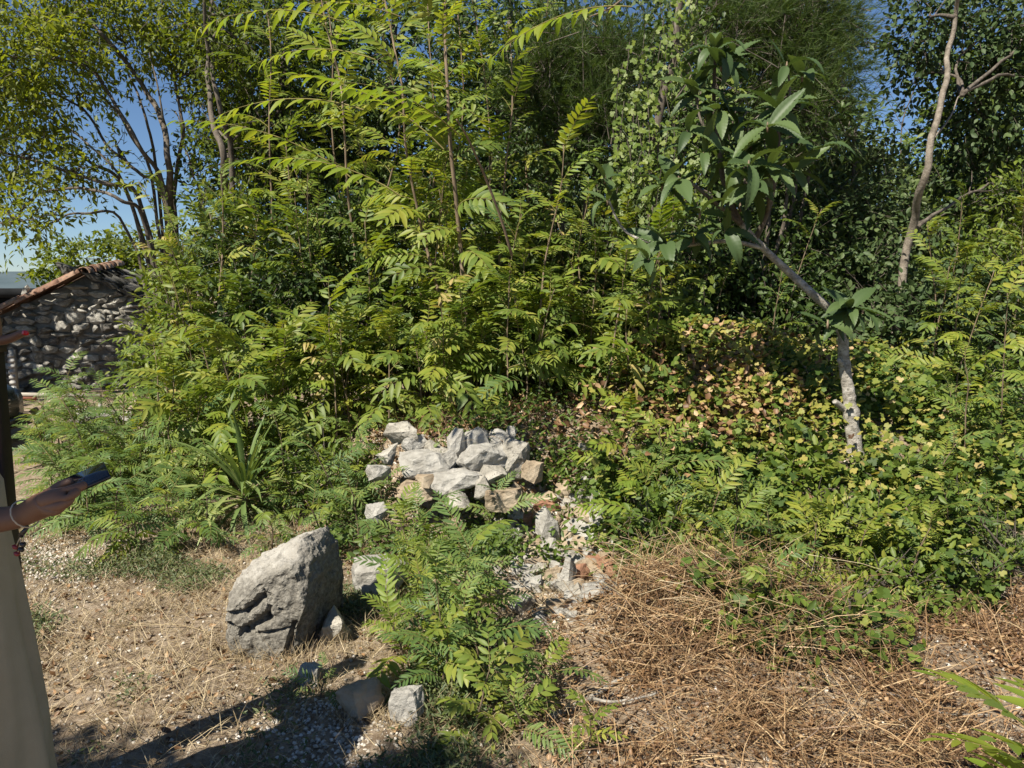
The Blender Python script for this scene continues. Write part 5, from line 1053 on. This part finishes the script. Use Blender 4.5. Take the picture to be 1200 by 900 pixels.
# ------------------------------------------------------------------ parked car, only its nose shows
M['carpaint'] = noise_mat('dark_green_car_paint', [(.3, (.018, .026, .02)), (.7, (.03, .04, .03))], scale=2, bump=0, rough=.25, spec=.6)
M['glass'] = noise_mat('dark_car_glass', [(.3, (.02, .025, .03)), (.7, (.03, .035, .04))], scale=2, bump=0, rough=.06, spec=.8)
M['tyre'] = noise_mat('black_rubber', [(.3, (.012, .012, .012)), (.7, (.025, .025, .025))], scale=20, bump=.2, rough=.9)
M['chrome'] = noise_mat('dull_chrome', [(.3, (.5, .5, .5)), (.7, (.65, .65, .65))], scale=5, bump=0, rough=.25, metallic=1.0)
M['lens'] = noise_mat('clear_lamp_lens', [(.3, (.55, .56, .55)), (.7, (.75, .76, .75))], scale=5, bump=0, rough=.1, spec=.8)
def car():
    n = at(38, 500, 8.0); t = thing('parked_car', (n.x, 7.3, gz(n.x, 7.3) - .06), 'dark green car parked nose first before the hut', 'car')
    # sections along x (nose at 0, running to -4): half width, sill z, beltline z
    secs = [(0.0, .50, .34, .52), (-.05, .66, .26, .60), (-.25, .74, .20, .68), (-.9, .80, .20, .80), (-1.2, .82, .2, .86), (-2.2, .83, .2, .88), (-3.2, .82, .2, .88), (-3.8, .78, .22, .86), (-4.0, .66, .3, .78)]
    def loft(secs, prof, m, name):
        V = []; F = []; k = len(prof)
        for x, w, z0, z1 in secs:
            for py, pz in prof: V.append((x, py * w, z0 + (z1 - z0) * pz))
        for i in range(len(secs) - 1):
            for j in range(k):
                q = (j + 1) % k; a, b, c, d = i * k + j, i * k + q, (i + 1) * k + q, (i + 1) * k + j; F += [(a, b, c), (a, c, d)]
        for e, s in ((0, 1), (len(secs) - 1, -1)):
            c = len(V); V.append(tuple(np.mean(V[e * k:e * k + k], axis=0)))
            for j in range(k): F.append((c, e * k + (j + 1) % k, e * k + j) if s > 0 else (c, e * k + j, e * k + (j + 1) % k))
        obj(name, mesh_from(name, V, F, M[m], True), t)
    pr = [(-.9, 0), (-1, .25), (-1, .7), (-.93, .92), (-.8, 1), (0, 1.03), (.8, 1), (.93, .92), (1, .7), (1, .25), (.9, 0)]
    loft(secs, pr, 'carpaint', 'body')
    loft([(-1.15, .74, .84, .86), (-1.85, .66, .84, 1.40), (-2.6, .66, .84, 1.45), (-3.3, .64, .84, 1.38), (-3.85, .68, .82, .88)], [(-1, 0), (-.9, .6), (-.78, 1), (.78, 1), (.9, .6), (1, 0)], 'glass', 'windows')
    obj('roof', mesh_from('roof', *box(-3.3, -1.85, -.55, .55, 1.40, 1.47), M['carpaint']), t)
    for s in (-1, 1):
        obj('headlight', rock_mesh('headlight', (.16, .24, .13), 400 + s, M['lens'], pts=30, cuts=1, rough=.0), t, (-.13, s * .56, .55))
        for x in (-.8, -3.2):
            w = obj('wheel', mesh_from('wheel', *tube([(0, -.1, 0), (0, .1, 0)], [.3, .3], 22), M['tyre'], False), t, (x, s * .78, .3))
            obj('rim', mesh_from('rim', *tube([(0, -.01, 0), (0, .01, 0)], [.19, .19], 14), M['chrome']), w, (0, s * .105, 0))
    V, F = tube([(-.3, -.78, .26), (-.03, -.66, .27), (.03, 0, .27), (-.03, .66, .27), (-.3, .78, .26)], [.05] * 5, 8); obj('bumper', mesh_from('bumper', V, F, M['carpaint'], True), t)
    V, F = tube([(-.28, -.82, .22), (-.0, -.69, .22), (.06, 0, .22), (-.0, .69, .22)], [.012] * 4, 6); obj('bumper_trim', mesh_from('bumper_trim', V, F, M['chrome'], True), t)
    for k in range(4): obj('grille_bar', mesh_from('grille_bar', *box(.0, .02, -.35, .35, .38 + .04 * k, .395 + .04 * k), M['chrome']), t)
car()
# ------------------------------------------------------------------ dark post and the person at the left edge
M['maroon'] = noise_mat('dark_red_brown_paint', [(.3, (.018, .007, .006)), (.7, (.035, .014, .012))], scale=6, bump=.1, rough=.5)
def post():
    a = at(12, 409, 2.15); x1 = a.x; t = thing('dark_post', (x1 - .092, 2.15, gz(x1, 2.15)), 'dark red brown post at the left edge behind the person', 'post')
    obj('shaft', mesh_from('shaft', *box(-.045, .045, -.045, .045, -.05, a.z - .02), M['maroon']), t)
    obj('cap', mesh_from('cap', *box(-.05, .05, -.05, .05, a.z - .02, a.z), M['maroon']), t)
post()
M['skin'] = noise_mat('tanned_skin', [(.3, (.16, .08, .048)), (.7, (.22, .115, .07))], scale=9, bump=.06, bscale=160, bdist=.002, rough=.5, spec=.4)
M['nail'] = noise_mat('red_nail_polish', [(.3, (.50, .015, .02)), (.7, (.55, .02, .03))], scale=9, bump=0, rough=.2, spec=.6)
M['dress'] = noise_mat('beige_linen', [(.3, (.34, .285, .185)), (.7, (.41, .35, .235))], scale=6, bump=.35, bscale=300, bdist=.002, rough=.9, spec=.1)
M['hair'] = noise_mat('dark_brown_hair', [(.3, (.02, .012, .008)), (.7, (.05, .03, .02))], scale=4, stretch=(30, 30, 2), bump=.5, rough=.5)
M['black'] = noise_mat('black_phone_shell', [(.3, (.012, .012, .014)), (.7, (.02, .02, .022))], scale=4, bump=0, rough=.25, spec=.6)
M['screen'] = noise_mat('phone_glass', [(.3, (.015, .017, .02)), (.7, (.03, .033, .04))], scale=4, bump=0, rough=.05, spec=1.0)
M['cord'] = noise_mat('pale_cord', [(.3, (.45, .38, .28)), (.7, (.6, .5, .38))], scale=40, bump=0)
M['redbead'] = noise_mat('dark_red_bead', [(.3, (.13, .012, .014)), (.7, (.26, .02, .025))], scale=30, bump=0, rough=.2, spec=.6)
M['blackbead'] = noise_mat('black_bead', [(.3, (.012, .01, .01)), (.7, (.03, .025, .025))], scale=30, bump=0, rough=.25, spec=.6)
def skin(name, verts, edges, radii, m, parent, sub=2):
    me = bpy.data.meshes.new(name); me.from_pydata([tuple(v) for v in verts], edges, []); me.update()
    o = bpy.data.objects.new(name, me); COL.objects.link(o)
    md = o.modifiers.new("s", 'SKIN'); md.use_smooth_shade = True; md.branch_smoothing = .4
    for i, r in enumerate(radii):
        sv = me.skin_vertices[0].data[i]; sv.radius = r if hasattr(r, '__len__') else (r, r)
    me.skin_vertices[0].data[0].use_root = True
    sd = o.modifiers.new("d", 'SUBSURF'); sd.levels = sub; sd.render_levels = sub
    dg = bpy.context.evaluated_depsgraph_get(); me2 = bpy.data.meshes.new_from_object(o.evaluated_get(dg)); me2.name = name
    bpy.data.objects.remove(o); me2.materials.clear(); me2.materials.append(m)
    for p in me2.polygons: p.use_smooth = True
    return obj(name, me2, parent)
def person():
    X, Yb = -1.38, 1.74; g = gz(X, Yb); b = Vector((X, Yb, g))
    t = thing('person', b, 'person in a beige dress at the left edge, holding a phone', 'person')
    v = []; e = []; r = []
    def add(p, rad, par=None):
        v.append(Vector(p) - b); r.append(rad); i = len(v) - 1
        if par is not None: e.append((par, i))
        return i
    pel = add((X, Yb, .93), (.15, .12)); wa = add((X, Yb, 1.08), (.12, .10), pel); ch = add((X + .01, Yb, 1.25), (.14, .11), wa); nb = add((X - .01, Yb, 1.40), (.06, .06), ch); nk = add((X + .01, Yb, 1.47), .05, nb)
    h1 = add((X + .03, Yb, 1.55), (.075, .07), nk); h2 = add((X + .03, Yb, 1.64), (.085, .075), h1); add((X + .02, Yb, 1.70), (.05, .05), h2); add((X + .125, Yb, 1.585), .014, h1)
    for s in (-1, 1):
        hp = add((X, Yb + s * .09, .86), .095, pel); kn = add((X + .02, Yb + s * .09, .48), .055, hp); an = add((X - .01, Yb + s * .09, .09), .036, kn); add((X + .14, Yb + s * .10, .035), .03, an)
    # right arm with the phone, nearer the camera
    sh = add((X - .01, Yb - .16, 1.36), .05, ch); el = add((X + .10, Yb - .19, 1.10), .042, sh)
    W = at(24, 606, 1.6); wr1 = add(Vector((X + .10, Yb - .19, 1.10)).lerp(W, .6), .034, el); wr = add(W, .026, wr1)
    K = at(48, 590, 1.58); pm = add(K, (.040, .026), wr); K2 = at(66, 582, 1.565); kn = add(K2, (.040, .024), pm)
    def chain(par, ps, rs):
        for p, q in zip(ps, rs): par = add(p, q, par)
        return par
    chain(kn, [at(80, 575, 1.575), at(94, 571, 1.585), at(102, 566, 1.60)], [.0125, .0115, .0095])
    chain(kn, [at(80, 582, 1.56), at(90, 578, 1.575), at(90, 570, 1.59)], [.0125, .0115, .0095])
    chain(pm, [at(70, 594, 1.55), at(82, 587, 1.565), at(82, 577, 1.58)], [.0125, .0115, .0095])
    chain(pm, [at(62, 601, 1.55), at(73, 595, 1.56), at(74, 585, 1.575)], [.0115, .0105, .009])
    chain(pm, [at(58, 578, 1.60), at(72, 568, 1.61), at(86, 563, 1.61)], [.013, .011, .009])
    # left arm bent, hand raised above the post
    sl = add((X - .01, Yb + .16, 1.36), .05, ch); ee = add((X - .12, Yb + .22, 1.16), .042, sl)
    WL = at(-26, 412, 1.98); w2 = add(Vector((X - .12, Yb + .22, 1.16)).lerp(WL, .6), .034, ee); wl = add(WL, .025, w2)
    pl = add(at(-12, 400, 1.97), (.03, .02), wl); kl = add(at(-4, 388, 1.96), (.034, .018), pl)
    chain(pl, [at(3, 399, 1.95), at(15, 396, 1.94), at(25, 391, 1.935), at(32, 390, 1.93)], [.0135, .0115, .010, .008])
    for k, (du, dv) in enumerate([(-2, -2), (-8, -3), (-14, -2), (-20, 0)]):
        chain(kl, [at(-2 + du, 376 + dv, 1.95 + .012 * k), at(-6 + du, 364 + dv, 1.94 + .012 * k), at(-10 + du, 356 + dv, 1.93 + .012 * k)], [.0105, .0095, .0075])
    skin('body', v, e, r, M['skin'], t)
    c = at(30, 390, 1.922) - b
    nm = rock_mesh('nail', (.018, .010, .013), 500, M['nail'], pts=40, cuts=1, rough=0); obj('nail', nm, t, c, (0, .25, 0))
    # dress: rings from shoulders to hem, folds in the skirt
    rings = [(1.40, .085, .10, .02), (1.33, .12, .17, .01), (1.22, .14, .17, -.014), (1.14, .16, .16, .03), (1.02, .18, .17, .015), (.90, .20, .19, .002), (.79, .215, .20, -.001), (.68, .23, .21, -.004), (.53, .25, .23, -.014), (.36, .27, .25, -.03), (.22, .28, .27, -.04)]
    V = []; F = []; K_ = 120
    for (z, rx, ry, ox) in rings:
        for k in range(K_):
            a = 2 * math.pi * k / K_; f = 1 + (.05 * math.sin(a * 9 + z * 2.5) + .03 * math.sin(a * 17 + 1 - z * 3)) * sm((1.15 - z) / .6) + .03 * noise.noise(Vector((a * 2, z * 5, 3)))
            V.append((math.cos(a) * rx * f + ox - .02, math.sin(a) * ry * f, z - g))
    for i in range(len(rings) - 1):
        for k in range(K_):
            q = (k + 1) % K_; a0, a1, b0, b1 = i * K_ + k, i * K_ + q, (i + 1) * K_ + k, (i + 1) * K_ + q; F += [(a0, b0, b1), (a0, b1, a1)]
    obj('dress', mesh_from('dress', V, F, M['dress'], True), t)
    for s in (-1, 1):
        p0 = Vector((X - .01, Yb + s * .13, 1.37)) - b; p1 = (Vector((X + .10, Yb - .19, 1.10)) if s < 0 else Vector((X - .12, Yb + .22, 1.16))) - b
        V, F = tube([p0, p0.lerp(p1, .5), p0.lerp(p1, 1.02)], [.075, .07, .075], 14, False); obj('sleeve', mesh_from('sleeve', V, F, M['dress'], True), t)
    hv = rock_mesh('hair', (.215, .19, .26), 501, M['hair'], pts=60, cuts=2, rough=.02); obj('hair', hv, t, Vector((X - .015, Yb, 1.655)) - b)
    # bracelet cord round the wrist with hanging beads
    d = (K - W).normalized(); a = d.cross(Vector((0, 1, 0))).normalized(); bb = d.cross(a); C = W.lerp(K, .25) - b
    ringp = [C + (a * math.cos(q) + bb * math.sin(q)) * .0315 for q in np.linspace(0, 2 * math.pi, 17)]
    br = obj('bracelet', mesh_from('bracelet', *tube(ringp, [.0016] * 17, 5, False), M['cord'], True), t)
    lo = at(30, 612, 1.59) - b
    for (u0, v0, u1, v1, m, rad) in [(29, 610, 32, 618, 'blackbead', .004), (32, 618, 24, 628, 'blackbead', .006), (29, 622, 27, 636, 'cord', .0012), (25, 626, 19, 640, 'cord', .0012), (25, 630, 21, 648, 'cord', .0012)]:
        obj('charm', mesh_from('charm', *tube([at(u0, v0, 1.59) - b, at(u1, v1, 1.59) - b], [rad * .7, rad], 6), M[m], True), br)
    for (u, w_, m) in [(18, 641, 'redbead'), (27, 638, 'blackbead'), (20, 649, 'redbead'), (25, 644, 'blackbead')]:
        obj('bead', rock_mesh('bead', (.012, .012, .012), 510, M[m], pts=40, cuts=1, rough=0), br, at(u, w_, 1.59) - b)
    # phone lying in the hand
    a0 = at(72, 574, 1.60); a1 = at(118, 554, 1.64); d = (a1 - a0); L = .15
    pt = thing('phone', a0.lerp(a1, .5), 'dark smartphone with a shiny screen held in the hand at left', 'phone')
    xx = d.normalized(); yy = Vector((.1, 1, .45)); yy = (yy - xx * yy.dot(xx)).normalized(); zz = xx.cross(yy)
    pt.rotation_euler = Matrix((xx, yy, zz)).transposed().to_euler()
    obj('shell', mesh_from('shell', *box(-.045, .045, -.036, .036, -.0045, .0035), M['black']), pt)
    obj('screen', mesh_from('screen', *box(-.042, .042, -.033, .033, .0035, .0048), M['screen']), pt)
    pt.location = a0.lerp(a1, .62)
person()
